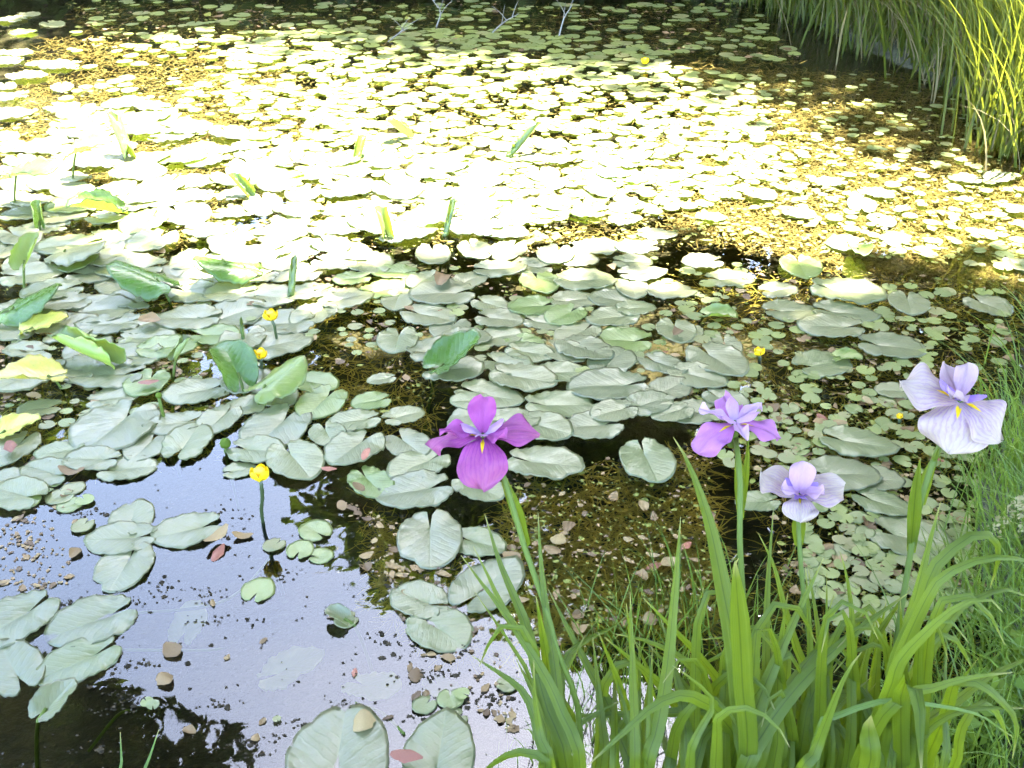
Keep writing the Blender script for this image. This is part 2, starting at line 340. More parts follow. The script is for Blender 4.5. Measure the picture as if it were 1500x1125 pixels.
def make_tree(name, base, trunk_pts, trunk_r, crown_c, crown_r, nclump, per, leaf, bark, label, seed, clump_r=0.8, nlimb=9, shell=0.55, extra=None, group=None, cat='tree'):
    rg = np.random.default_rng(seed)
    root = empty(name, base); tag(root, label, cat, group)
    B = np.array(base)
    ob('trunk', mesh('trunk', *tube(np.array(trunk_pts), trunk_r, 14, 10), bark), root)
    d = rg.normal(size=(nclump, 3)); d /= np.linalg.norm(d, axis=1)[:, None]
    cc = np.array(crown_c) + d * np.array(crown_r) * (shell + (1 - shell) * rg.random((nclump, 1)))
    if extra is not None: cc = np.vstack([cc, extra])
    top = np.array(trunk_pts[-1])
    for i in range(nlimb):
        e = cc[rg.integers(len(cc))]; t0 = np.array(trunk_pts[-2]) * (a := rg.random()) + top * (1 - a)
        mid = (t0 + e) / 2 + np.array([0, 0, -0.06 * np.linalg.norm(e - t0)])
        ob('limb', mesh('limb', *tube([t0, mid, e], [trunk_r[-1] * .6, trunk_r[-1] * .35, 0.015], 8, 6), bark), root)
    rr = clump_r * (0.6 + 0.8 * rg.random(len(cc)))
    V, Fq = leaf_cloud(cc, rr, per, leaf, rg)
    ob('crown', mesh('crown', V, Fq, M['foliage'], smooth=False), root)
    return root
FAR = [  # x, y, height, crown radius, pale trunk?
    (-9.4, 9.8, 5.4, 2.0, 0), (-6.8, 11.0, 5.2, 1.8, 0), (-4.4, 11.0, 5.0, 1.6, 1), (-1.15, 10.8, 7.2, 1.15, 0), (-0.2, 10.9, 6.0, 1.7, 0), (1.9, 11.0, 8.9, 2.1, 0),
    (4.4, 9.8, 9.2, 2.3, 0), (6.2, 7.6, 8.6, 2.3, 0), (7.2, 4.2, 8.0, 2.2, 0), (-11.8, 7.0, 7.0, 2.4, 0)]
FLAB = ['far bank tree mirrored beside the pale trunk, low branched', 'broad leafy tree behind the far bank next to the pale trunk', 'pale trunked tree on the far bank, mirrored in the dark water',
        'leafy tree on the far bank between the pale trunk and the reeds', 'tall leafy tree on the far bank mirrored in the middle of the pond', 'tall dark tree standing behind the reed tussocks',
        'tallest tree, on the reed bank behind the tussocks', 'bushy tree on the reed bank side of the pond', 'bushy tree on the grassy bank beyond the iris', 'leafy tree at the far end of the pond, away from the reeds']
for i, (x, y, h, r, pale) in enumerate(FAR):
    make_tree('pond_tree', (x, y, 0.25), [(0, 0, -0.3), (0.1, 0, h * .3), (0.0, 0.15, h * .6), (0.1, 0, h * .85)], [0.16, 0.13, 0.09, 0.05], (0, 0, h * .55), (r, r, h * .47), 110, 150, 0.20,
              M['pale_bark'] if pale else M['bark'], FLAB[i], 100 + i, clump_r=0.85, shell=0.45, group='trees around the pond')
# undergrowth along the far bank
for i in range(26):
    row = i >= 12
    x = -10.5 + i * 1.3 if not row else -13 + (i - 12) * 1.7
    y = 9.75 - 0.02 * (x + 4) ** 2 + (0 if x < 1 else -0.35 * (x - 1)) if not row else 13.0
    k = 1.0 if not row else 1.9
    rg = np.random.default_rng(300 + i)
    root = empty('bank_shrub', (x, y, 0.2)); tag(root, 'low dark green shrub overhanging the far bank under the trees' if not row else 'tall dense shrub in the hedge behind the far bank trees', 'shrub', 'shrubs along the far bank')
    ob('stem', mesh('stem', *tube([(0, 0, -.3), (.05, .05, .5 * k), (-.05, 0, 1.2 * k)], [.04, .03, .015], 6, 6), M['bark']), root)
    d = rg.normal(size=(30, 3)); d /= np.linalg.norm(d, axis=1)[:, None]
    V, Fq = leaf_cloud(np.array([0, 0, .85 * k]) + d * np.array([.95, .6, .85]) * .85 * k, (0.35 + .2 * rg.random(30)) * k, 90, 0.14 * k, rg, .9)
    ob('crown', mesh('crown', V, Fq, M['foliage'], smooth=False), root)
# overhanging shade tree: its trunk stands on the near bank behind the photographer, limbs reach over the water
shade_c = np.array([0.6, 1.6, 7.6]); base = np.array([2.6, -2.6, 0.25])
rg = np.random.default_rng(55)
ex = []
for gx_ in np.arange(-4.4, 6.6, 0.36):           # leafy twigs spread evenly, ragged along the crown's outer edge
    for gy_ in np.arange(-1.0, 7.4, 0.36):
        x, y = gx_ + rg.uniform(-.2, .2), gy_ + rg.uniform(-.2, .2)
        edge = 6.55 + 0.07 * math.sin(x * 1.9) + 0.09 * math.sin(x * 4.7 + 1)
        if y > edge or (rg.random() < .3 and y > edge - .5): continue
        ex.append((x, y, 6.9 + 0.9 * rg.random() + 0.4 * math.sin(x)))
low = []
for px, py in [(20, 1110), (80, 1105), (140, 1100), (190, 1118), (30, 1060), (95, 1055), (150, 1062), (-20, 1020), (50, 1015), (225, 1105), (110, 1020), (300, 1118)]:
    w_ = P(px, py); d_ = ray(px, py); t_ = (3.1 + .4 * rg.random()) / -d_[2]; low.append((w_[0] + d_[0] * t_, w_[1] + d_[1] * t_, -d_[2] * t_))   # a limb hanging lower: it is mirrored at the near water edge
shade = make_tree('shade_tree', tuple(base), [(0, 0, -0.3), (-0.1, 0.1, 2.5), (-0.5, 0.8, 5.0), (-1.4, 2.4, 6.8)], [0.30, 0.25, 0.2, 0.12], (0.6 - 2.6, 1.2 + 2.6, 7.9), (4.5, 3.8, 0.7), 20, 135, 0.20,
          M['bark'], 'big tree on the near bank whose branches overhang and shade the near pads', 56, clump_r=0.6, nlimb=16, extra=np.array(ex) - base)
low = np.array(low) - base
V, Fq = leaf_cloud(low, np.full(len(low), .26), 260, .085, rg, .8); ob('low_foliage', mesh('low_foliage', V, Fq, M['foliage'], smooth=False), shade)
mid_ = low.mean(axis=0)
ob('limb', mesh('limb', *tube([(-1.4, 2.4, 6.8), mid_ * .5 + np.array([-.6, 1.5, 3.4]), mid_ + (0.2, 0, .3), mid_ + (-.5, .1, 0)], [.07, .05, .02, .008], 12, 6), M['bark']), shade)

# ------------------------------------------------------------------ lily pads
def pad_grid(seed, length=1.0, aspect=0.74, notch=0.28, rings=(0, .22, .48, .74, .92, 1.0), seg=40, ripple=1.0, round_=False):
    rg = np.random.default_rng(seed)
    a, c0 = (0.5, 0.17) if not round_ else (0.5, 0.10)
    bx = a * aspect
    phm = math.pi - notch
    ph = np.linspace(-phm, phm, seg + 1)
    s_, c_ = np.sin(ph), np.cos(ph)
    A = s_ ** 2 / bx ** 2 + c_ ** 2 / a ** 2; Bq = -2 * c_ * c0 / a ** 2; C = c0 ** 2 / a ** 2 - 1
    r = (-Bq + np.sqrt(Bq ** 2 - 4 * A * C)) / (2 * A)
    if not round_: r *= 1 + 0.05 * np.exp(-(ph / 0.25) ** 2)
    e = np.clip((np.abs(ph) - (phm - 0.42)) / 0.42, 0, 1); r *= 1 - (0.30 if not round_ else 0.2) * e ** 3
    k1, k2 = rg.random(2) * 6.28
    r *= 1 + 0.016 * np.sin(5 * ph + k1) + 0.010 * np.sin(13 * ph + k2) + 0.006 * rg.normal(size=len(ph))
    if rg.random() < 0.35:                        # a bite out of the margin
        pb = rg.uniform(-2.2, 2.2); r *= 1 - 0.13 * np.exp(-((ph - pb) / 0.10) ** 2)
    V, UV = [], []
    for s in rings:
        x = r * s * s_; y = r * s * c_
        z = ripple * (0.020 * s ** 3 * np.sin(3 * ph + k1) + 0.014 * s ** 6 * np.sin(15 * ph + k2) + 0.010 * s ** 4 * np.sin(7 * ph + k2)) - 0.020 * np.exp(-(x / 0.035) ** 2) * (1 - s) - 0.012 * (1 - s) ** 2
        V.append(np.stack([x, y, z], 1)); UV.append(np.stack([x, y], 1))
    lip = V[-1].copy(); lip[:, :2] *= 0.985; lip[:, 2] -= 0.018; V.append(lip); UV.append(UV[-1])
    V = np.vstack(V); UV = np.vstack(UV); n = seg + 1; F = []
    for i in range(len(rings)):
        for k in range(seg):
            q = (i * n + k, i * n + k + 1, (i + 1) * n + k + 1, (i + 1) * n + k)
            F.append(q)
    return V * length, F, UV
def rimof(V, F):                                  # 1 on the last two rings (the margin), less inwards
    top = max(q[1] for q in F[:1]); n = len(V); seg = F[0][3]; k = n // seg
    vals = [0, .0, .0, .05, .35, 1.0, 1.0] if k == 7 else [0, 0, .3, 1, 1]
    return np.repeat(vals[:k], seg)
PADM = {}
def pad_mesh(kind, var):
    key = (kind, var)
    if key not in PADM:
        if kind == 'heart': V, F, UV = pad_grid(900 + var, aspect=0.93, notch=0.10 + 0.04 * var, rings=(0, .5, .85, 1), seg=22, round_=True)
        else: V, F, UV = pad_grid(40 + var, aspect=[.70, .76, .82, .72, .68, .78, .74, .80][var], notch=[.16, .24, .30, .12, .20, .34, .10, .22][var])
        PADM[key] = mesh('leaf_' + kind, V, F, M[kind], UV, rim=rimof(V, F))
    return PADM[key]
OPEN = [(0,735),(140,700),(330,670),(480,740),(700,740),(900,700),(1020,720),(1000,900),(740,1125),(0,1125)]
placed = []                                       # (x, y, r) of pads already lying on the water
zl = [0]
def put_pad(kind, p, L, ang, name, label, group, tilt=None, cat='lily pad', var=None, z=None):
    var = random.randrange(8 if kind != 'heart' else 4) if var is None else var
    o = ob(name, pad_mesh(kind, var))
    zl[0] += 1
    q_ = to_px((p[0], p[1], 0)); lone = inpoly(*q_, OPEN)
    zz = ((0.020 * L + (zl[0] * 0.618 % 1) * 0.004) if lone else (0.022 * L + .002 + (zl[0] * 0.618 % 1) * 0.010)) if z is None else z
    # 'ang' is where the tip points: 0 = +X, 90 = away from the bank
    rz = R(ang - 90)
    c = Vector((p[0], p[1], 0)) - Vector((math.cos(R(ang)), math.sin(R(ang)), 0)) * (0.17 * L)
    o.location = (c.x, c.y, zz); o.scale = (L, L, L)
    t = tilt or ((0, 0) if lone else (random.gauss(0, 1.0), random.gauss(0, 1.0)))
    o.rotation_euler = (R(t[0]), R(t[1]), rz)
    tag(o, label, cat, group)
    placed.append((p[0], p[1], L * 0.42))
    return o

HAND = [  # px, py, width px, tip direction, look
 (171,627,118,255,''),(215,655,66,250,''),(275,652,80,80,''),(90,665,66,200,''),(185,688,84,5,''),(322,618,74,240,''),(405,628,108,250,''),(433,678,96,300,''),(472,592,80,250,'g'),
 (288,575,90,200,''),(163,553,105,180,''),(20,660,76,250,''),(8,705,66,200,''),(190,525,98,180,''),(415,475,100,190,''),(280,470,98,190,''),(140,458,108,10,''),(285,430,90,340,''),
 (195,395,100,180,''),(40,515,64,170,''),(80,430,84,200,''),(435,405,78,200,''),(140,400,90,20,''),
 (517,412,56,190,'g'),(583,500,64,270,''),(627,463,86,340,''),(650,433,100,190,''),(717,447,58,330,''),(730,471,74,345,''),(795,475,66,340,''),(840,441,76,5,''),(855,414,94,0,''),(780,393,68,180,''),
 (913,499,94,180,'g'),(990,487,62,270,''),(970,535,78,325,''),(855,515,92,320,''),(825,517,74,320,''),(715,580,104,335,''),(765,557,104,335,''),(893,567,124,190,''),(690,592,60,180,''),
 (795,628,90,335,''),(870,625,94,190,''),(797,683,116,342,''),(948,677,92,275,''),(700,715,84,320,''),(610,722,116,200,''),(597,652,76,300,''),(520,660,94,240,''),(590,612,66,20,''),
 (768,502,62,330,'g'),(775,520,76,340,''),(740,535,80,330,''),(985,608,66,200,''),
 (1030,386,62,180,''),(1067,410,72,0,''),(1172,393,62,265,'g'),(1138,428,58,10,''),(1157,456,84,0,''),(1240,430,108,340,''),(1235,460,94,350,''),(1218,483,94,180,''),(1303,510,94,342,''),
 (1203,535,88,20,''),(1330,447,58,268,''),(1446,449,62,300,''),(1062,508,58,265,''),(1050,530,96,300,''),(1010,490,50,250,''),(1020,555,88,330,''),(1062,588,70,320,''),(1020,605,80,200,''),
 (1253,653,108,335,''),(1310,575,54,180,''),(1230,700,110,0,''),(1290,740,84,330,''),(1330,790,112,340,''),(1110,740,66,180,''),(1285,705,70,340,''),
 (193,760,70,100,''),(180,790,98,180,''),(183,830,86,268,''),(278,778,98,205,''),(20,910,122,230,''),(137,910,118,215,''),(118,970,110,220,''),(20,980,104,130,''),
 (495,1112,150,90,''),(630,790,112,280,''),(700,795,84,330,''),(713,860,122,60,''),(615,880,90,160,''),(643,921,102,320,''),(643,1108,124,80,''),
 (545,590,60,200,'g'),(480,640,60,300,''),(350,690,50,10,''),(60,600,60,190,''),(930,455,60,10,''),(960,345,60,350,''),(915,322,52,10,''),(935,365,66,190,''),(925,385,60,0,''),(560,560,44,200,''),(1040,320,46,350,'g'),
]
GL = 'flat grey-green notched lily pad floating in the shaded part of the pond'
UNIQ = {(171,627): 'large heart-shaped lily pad beside the pads at the sky reflection, notch open', (797,683): 'lone large oval lily pad behind the magenta iris with a long notch', (948,677): 'round lily pad with central dark navel above the tall broad iris leaf',
 (1203,535): 'solitary oval lily pad with bent notch afloat on the dark open water', (1330,447): 'small heart-shaped lily pad alone on dark water beyond the white iris', (1446,449): 'pointed lily pad alone near the grassy bank beyond the white iris',
 (278,778): 'lone lily pad on the sky reflection touched by a yellowish leaf', (183,830): 'lily pad lowest in the chain of three on the sky reflection', (180,790): 'middle lily pad in the chain of three on the sky reflection', (193,760): 'uppermost lily pad in the chain of three on the sky reflection',
 (643,921): 'oval lily pad at the edge of the sky reflection with a dark central notch', (495,1112): 'broad ribbed lily pad at the water edge beside a russet leaf', (643,1108): 'broad lily pad holding a curled russet dead leaf at its notch',
 (913,499): 'bright green oval lily pad among greyer ones', (1303,510): 'long pointed lily pad next to the solitary oval pad on dark water', (630,790): 'large round lily pad with a yellow stain overlapping its neighbour', (472,592): 'fresh green heart-shaped lily pad with a wide notch',
 (990,487): 'small lily pad with a salmon dead leaf lying on it', (1253,653): 'pointed lily pad between the pink and the white iris flowers'}
for (px, py, w, a, look) in HAND:
    L = w * mpp(px, py)
    # width across the picture: mostly the long side when the tip points sideways, else the narrow side
    ca = abs(math.cos(R(a))); L = L / (ca * 1.0 + (1 - ca) * 0.80)
    put_pad('pad_green' if look == 'g' else 'pad', P(px, py), min(L, 0.30), a + random.uniform(-8, 8), 'lily_pad', UNIQ.get((px, py), GL if look != 'g' else 'fresher green lily pad among grey-green pads in the shade'),
            'lily pads floating on the pond')
HOLES = [[(530,515),(650,540),(655,600),(560,610),(520,560)], [(0,735),(140,700),(330,655),(480,720),(545,760),(560,870),(700,960),(740,1125),(0,1125)],
         [(745,725),(900,700),(1020,720),(1000,900),(760,900)], [(1100,470),(1190,470),(1190,640),(1110,620)], [(1180,560),(1300,540),(1330,640),(1190,640)], [(470,440),(560,440),(560,520),(440,560)], [(0,560),(170,570),(100,640),(0,640)]]
def fill(poly, n, lo, hi, spacing, keep_out=True, tries=60):
    xs = [p[0] for p in poly]; ys = [p[1] for p in poly]; got = []
    for _ in range(n * tries):
        if len(got) >= n: break
        # spread evenly over the water itself: pick in pixels, thin towards the near side
        px, py = random.uniform(min(xs), max(xs)), random.uniform(min(ys), max(ys))
        if not inpoly(px, py, poly): continue
        if keep_out and any(inpoly(px, py, h) for h in HOLES): continue
        p = P(px, py); L = random.uniform(lo, hi)
        if any((p[0] - q[0]) ** 2 + (p[1] - q[1]) ** 2 < (spacing * (L * .42 + q[2])) ** 2 for q in placed): continue
        if spacing: placed.append((p[0], p[1], L * .42))
        got.append((p, L))
    return got
ntotal = 0
def fill_pads(poly, n, lo, hi, sp, label, kind='pad', group='lily pads floating on the pond'):
    for p, L in fill(poly, n, lo, hi, sp):
        placed.pop() if False else None
        put_pad(kind if random.random() > .12 else 'pad_green', p, L, random.choice([0, 180, 340, 200, 20, 270]) + random.gauss(0, 25), 'lily_pad', label, group); placed.pop()
fill_pads([(0,345),(500,345),(520,430),(470,500),(0,560)], 46, 0.17, 0.25, 0.62, GL)
fill_pads([(500,365),(900,355),(1000,440),(1100,600),(690,640),(650,540),(500,450)], 36, 0.14, 0.21, 0.66, GL)
fill_pads([(0,560),(500,560),(640,640),(600,740),(480,700),(330,650),(140,700),(0,735)], 14, 0.14, 0.2, 0.72, GL)
GS = 'sunlit lily pad shining white in the bright strip of the pond'
fill_pads([(0,165),(200,150),(420,215),(720,250),(780,345),(0,350)], 95, 0.17, 0.27, 0.60, GS)
fill_pads([(600,200),(1000,210),(1000,310),(780,340),(640,300)], 20, 0.13, 0.20, 0.62, GS)
fill_pads([(0,20),(80,20),(95,150),(0,160)], 12, 0.16, 0.24, 0.6, GS)
fill_pads([(1000,260),(1500,260),(1500,390),(1150,360)], 12, 0.10, 0.17, 0.8, GS)

# small floating-heart pads and young pads: the larger-looking ones singly, the rest as one mass
small = []
def fs(poly, n, lo, hi, sp, tone, keep=True):
    for p, L in fill(poly, n, lo, hi, sp, keep): small.append((p, L, tone))
for (px, py, w) in [(380,863,52),(120,773,34),(400,801,34),(441,805,43),(473,815,38),(460,777,52),(620,1035,38),(660,1028,42),(663,1056,40),(677,1020,22),(745,1005,32),(505,910,36),(216,1030,18),(225,1037,18),(406,1056,12),
                    (60,715,36),(85,730,40),(110,715,34),(45,735,34),(75,705,34),(100,742,36),(125,735,26),(1050,653,20),(1130,627,17),(1140,650,20),(1155,655,20),(1110,640,22),(1062,668,26),(1070,680,24),(1175,650,32),(1170,662,28),(1230,625,24),(1272,586,26),(1300,590,30),
                    (1295,620,28),(1310,610,26),(1325,640,26),(1312,655,22),(1200,745,28),(1230,810,36),(1245,800,40),(1285,815,28),(1305,820,26),(1260,840,24)]:
    p = P(px, py); small.append((p, w * mpp(px, py), 's')); placed.append((p[0], p[1], w * mpp(px, py) * .4))
fs([(300,95),(500,85),(900,85),(1100,115),(1150,260),(1000,310),(700,330),(400,250)], 1000, 0.04, 0.105, 0.56, 'l')
fs([(1000,110),(1400,110),(1500,250),(1500,420),(1200,340),(1080,250)], 260, 0.02, 0.07, 0.8, 'l')
fs([(100,70),(420,90),(420,200),(90,200)], 50, 0.03, 0.10, 0.8, 'l')
fs([(120,0),(1100,0),(1180,90),(700,85),(300,95),(110,60)], 260, 0.05, 0.12, 0.75, 'f')
fs([(360,50),(640,40),(930,60),(1000,110),(600,95),(330,90)], 120, 0.07, 0.13, 0.6, 'f')
fs([(900,370),(1090,390),(1120,480),(1300,420),(1480,420),(1480,560),(1300,560),(1200,640),(1060,660),(1000,470)], 150, 0.025, 0.06, 0.7, 's', False)
fs([(1040,600),(1180,600),(1350,560),(1450,680),(1420,760),(1150,720)], 70, 0.025, 0.05, 0.75, 's', False)
fs([(1180,740),(1420,740),(1430,900),(1250,930),(1180,860)], 95, 0.03, 0.06, 0.62, 's', False)
fs([(500,380),(1000,420),(1000,560),(500,520)], 60, 0.025, 0.05, 0.7, 's', False)
fs([(0,380),(480,400),(480,560),(0,640)], 45, 0.025, 0.05, 0.6, 's', False)
small.sort(key=lambda s: -s[1] / mpp(*to_px(s[0])))
SL = {'s': 'small round yellow-green floating pad among debris in the shade', 'l': 'small sunlit floating pad shining white in the bright strip', 'f': 'small dull green floating pad on the dark far water'}
for (p, L, t) in small[:300]:
    put_pad('heart', p, L, random.uniform(0, 360), 'floating_pad', SL[t], 'small round floating pads', cat='floating pad', tilt=(random.gauss(0, 1.5), random.gauss(0, 1.5)), z=0.0025 + random.random() * 0.003)
V, F, UV = [], [], []
for (p, L, t) in small[300:]:
    a0 = random.uniform(0, 6.28); b0 = len(V); n = 14; zz = 0.004 + random.random() * 0.006; tx, ty = random.gauss(0, .03), random.gauss(0, .03)
    for k in range(n + 1):
        a = a0 + 0.15 + k * (6.283 - 0.3) / n; rr = L * .5 * (1 + 0.05 * math.sin(3 * a + a0))
        dx, dy = rr * math.cos(a), rr * math.sin(a)
        V.append((p[0] + dx, p[1] + dy, zz + dx * tx + dy * ty)); UV.append((dx / L, dy / L))
    V.append((p[0] + math.cos(a0) * L * .08, p[1] + math.sin(a0) * L * .08, zz)); UV.append((0, 0)); c = len(V) - 1
    for k in range(n): F.append((c, b0 + k, b0 + k + 1))
tag(ob('floating_leaves', mesh('floating_leaves', V, F, M['heart'], UV)), 'mass of tiny floating leaves scattered over the pond surface', 'floating leaves', kind='stuff')

# raised, folded and rolled leaves standing out of the water
def raised(px, py, L, head, pitch, roll=0.0, fold=0.0, curl=0.0, mat='pad_gloss', label='', h=0.03, var=0, name='raised_lily_leaf', wscale=1.0, lift=None, stalk='stem'):
    V, F, UV = pad_grid(70 + var, aspect=0.72 * wscale, notch=0.25, ripple=1.6, seg=36)
    V = V.copy(); x, y, z = V[:, 0].copy(), V[:, 1].copy(), V[:, 2].copy()
    if roll:
        k = roll; x2 = np.sin(k * x) / k; z = z + (1 - np.cos(k * x)) / k; x = x2
    if fold:
        z = z + np.abs(x) * math.sin(fold); x = x * math.cos(fold)
    if curl:
        k = curl; y2 = np.sin(k * y) / k; z = z + (1 - np.cos(k * y)) / k * np.where(y > 0, 1, 1); y = y2
    V = np.stack([x, y, z], 1) * L
    Rm = np.array(Matrix.Rotation(R(head - 90), 3, 'Z') @ Matrix.Rotation(R(pitch), 3, 'X'))
    V = V @ Rm.T
    p = P(px, py); hh = h if lift is None else lift
    minz = V[:, 2].min(); hh = max(hh, 0.004 - minz if pitch < 60 else hh)
    root = empty(name, (p[0], p[1], 0)); tag(root, label, 'lily leaf', 'leaves standing out of the water')
    ob('leaf', mesh('leaf', V + np.array([0, 0, hh]), F, M[mat], UV, rim=rimof(V, F)), root)
    lean = -0.05 * np.array([math.cos(R(head)), math.sin(R(head)), 0])
    ob('stalk', mesh('stalk', *tube([lean * 1.5 + (0, 0, -0.2), lean * .6 + (0, 0, hh * .4 - .02), (0, 0, hh + 0.001)], [.005, .0045, .004], 8, 6), M[stalk]), root)
    return root
raised(150, 538, .25, 160, 14, roll=8.0, mat='pad_green', label='large leaf rolled lengthwise showing its pale green underside, brown at one end', var=1, lift=.03)
raised(352, 572, .20, 125, 42, roll=3.0, curl=-1.2, label='dark glossy deeply veined leaf standing up under the small yellow bud flower', var=2, lift=.06)
raised(392, 590, .20, 40, 16, roll=-2.2, label='broad raised leaf bending over beside the dark veined one', mat='pad_green', var=3, lift=.06)
raised(650, 545, .21, 30, 18, roll=2.4, curl=0.8, label='glossy emerald leaf with strong veins raised above flat pads', var=4, lift=.03)
raised(185, 232, .25, 125, 50, roll=10, mat='pad_green', label='folded leaf standing upright in the sunlit pads, light shining through', var=5, lift=.02)
raised(565, 352, .15, 120, 58, roll=7, mat='pad_green', label='bright green leaf standing upright with a curled tip at the edge of the shade', var=6, lift=.04)
raised(528, 232, .13, 70, 50, roll=7, mat='pad_green', label='short upright leaf cluster glowing yellow-green in the sunlit strip', var=7, lift=.02)
raised(592, 204, .15, 200, 40, roll=6, mat='pad_green', label='small folded green leaf lying up in the sunlit far pads', var=8, lift=.02)
raised(757, 230, .24, 35, 38, roll=17, mat='pad_spear', label='narrow rolled spear leaf slanting up in the sunlit pads', var=9, lift=.0, wscale=.6)
raised(428, 434, .21, 80, 62, roll=17, mat='pad_spear', label='pale rolled spear leaf standing beside the yellow flower', var=10, lift=.0, wscale=.55)
raised(655, 342, .20, 60, 62, roll=17, mat='pad_spear', label='dark rolled spear leaf standing at the edge of the shade', var=11, lift=.0, wscale=.55)
raised(357, 500, .12, 95, 78, roll=20, mat='pad_spear', label='short dark rolled leaf bud poking up next to the yellow flower', var=12, lift=.0, wscale=.5)
raised(360, 290, .14, 150, 40, roll=6, mat='pad_gloss', label='dark leaf with turned-up edge among the sunlit pads', var=13, lift=.02)
raised(165, 318, .24, 200, 18, roll=4, label='dark leaf cupped upward at the edge of the sunlit pads', var=14, lift=.03)
raised(60, 335, .13, 110, 48, roll=7, label='small dark cupped leaf standing at the edge of the shade', var=15, lift=.03)
raised(35, 300, .24, 0, 8, roll=1.5, mat='pad_green', label='leaf held high and flat on a bare bent stalk in the sun', var=16, lift=.13)
raised(120, 262, .22, 20, 14, roll=2, mat='pad_green', label='upper leaf held on a bare stalk near the upright folded leaf', var=17, lift=.12)
raised(45, 420, .16, 75, 34, roll=5, mat='pad_green', label='yellow-green leaf on a dark stalk above the shaded pads', var=18, lift=.10)
raised(235, 440, .25, 165, 16, roll=-2.6, label='humped leaf with a deep dark hollow beneath it', var=19, lift=.08)
raised(360, 412, .24, 190, 14, roll=-2.2, label='raised leaf with wavy margin and dark underside near the spear leaf', var=20, lift=.06)
raised(265, 545, .10, 60, 30, roll=8, mat='pad', label='little curled leaf with cream edges on a thin stalk', var=21, lift=.06)
raised(75, 572, .20, 200, 12, roll=2.4, mat='pad_yellow', label='yellowing leaf drooping on a bright yellow stalk', var=22, lift=.05)
raised(10, 640, .14, 30, 10, roll=1.6, mat='pad_yellow', label='small yellow leaf half submerged beside the drooping yellow leaf', var=23, lift=.02)
raised(50, 488, .16, 20, 10, roll=2.0, mat='pad_yellow', label='yellow edged old leaf among the shaded pads', var=24, lift=.02)
raised(1255, 375, .15, 265, 12, roll=3.0, mat='pad_green', label='small sunlit leaf folded into a heart at the shade edge', var=25, lift=.03)
raised(1040, 465, .13, 350, 4, roll=3.0, mat='pad_green', label='bright yellow-green leaf half under water among small pads', var=26, lift=.01)
raised(1230, 528, .10, 0, 3, roll=2.0, mat='pad_green', label='little green leaf beside the solitary oval pad', var=27, lift=.012)
raised(25, 470, .24, 20, 22, roll=-1.8, label='tilted dark-edged leaf at the side of the shaded pads', var=28, lift=.05)
raised(100, 385, .25, 340, 14, roll=-1.5, mat='pad', label='arched grey leaf over a dark gap behind the yellow-green leaf', var=29, lift=.05)
raised(505, 912, .07, 160, 20, roll=3.0, mat='pad', label='small curled leaf tilting at the edge of the sky reflection', var=30, lift=.008)
raised(70, 1045, .11, 60, 12, roll=2.0, mat='pad', label='small torn leaf by the dark tree reflection near the bank', var=31, lift=.01)

# ------------------------------------------------------------------ yellow pond-lily flowers
def lathe(prof, n=12):
    V, F = [], []
    for (r, z) in prof:
        for k in range(n): V.append((r * math.cos(6.2832 * k / n), r * math.sin(6.2832 * k / n), z))
    for i in range(len(prof) - 1):
        for k in range(n): F.append((i * n + k, i * n + (k + 1) % n, (i + 1) * n + (k + 1) % n, (i + 1) * n + k))
    F.append(tuple(range((len(prof) - 1) * n, len(prof) * n)))
    return V, F
def sepal():
    V, F = [], []; nu, nv = 7, 6
    for i in range(nu):
        u = i / (nu - 1); th = -1.25 + u * 1.75                      # a cupped scale on a globe
        for j in range(nv):
            v = (j / (nv - 1) - .5) * 2; w = 0.68 * math.sin(math.pi * (0.16 + 0.72 * u)) ** .7
            rr = 0.5 * math.cos(th) + 0.05 * u; V.append((rr * math.cos(v * w), rr * math.sin(v * w), 0.5 * math.sin(th) + .5 + 0.05 * math.cos(v * 2)))
    for i in range(nu - 1):
        for j in range(nv - 1): a = i * nv + j; F.append((a, a + 1, a + nv + 1, a + nv))
    return mesh('sepal', V, F, M['yellow'])
SEPAL = sepal(); STIG = mesh('stigma_disc', *lathe([(0.10, .2), (.22, .45), (.30, .62), (.30, .68), (.12, .66), (.02, .67)]), M['orange'])
def pond_flower(px, py, bx, by, dia, label):
    B = P(bx, by); hy = B[1]; T = Q(px, py, hy)
    root = empty('pond_lily_flower', tuple(B)); tag(root, label, 'flower', 'yellow pond-lily flowers')
    t = T - B
    ob('stalk', mesh('stalk', *tube([np.array([.02, .02, -.25]), np.zeros(3), t * .55 + (0.004, 0, 0), t - (0, 0, dia * .35)], [.005, .005, .0045, .005], 12, 7), M['darkstem']), root)
    o = ob('stigma', STIG, root, tuple(t - np.array([0, 0, dia * .5]))); o.scale = (dia,) * 3
    for k in range(5):
        s = ob('sepal', SEPAL, root, tuple(t - np.array([0, 0, dia * .5]))); s.scale = (dia, dia, dia * random.uniform(.85, 1.05)); s.rotation_euler = (random.gauss(0, .08), random.gauss(0, .08), k * 1.2566 + .4)
pond_flower(396, 460, 406, 500, .042, 'yellow globe flower on a tall dark stalk above the shaded pads')
pond_flower(381, 517, 383, 545, .036, 'small yellow flower nestled behind the raised glossy leaf')
pond_flower(380, 692, 385, 765, .044, 'yellow globe flower on a dark stalk at the sky reflection')
pond_flower(1112, 514, 1113, 528, .030, 'little yellow flower low on the dark water beside pads')
pond_flower(945, 88, 946, 98, .045, 'far yellow flower on the shaded water beyond the sunlit strip')
pond_flower(1318, 609, 1318, 618, .018, 'tiny yellow bud flower among small round pads near the white iris')
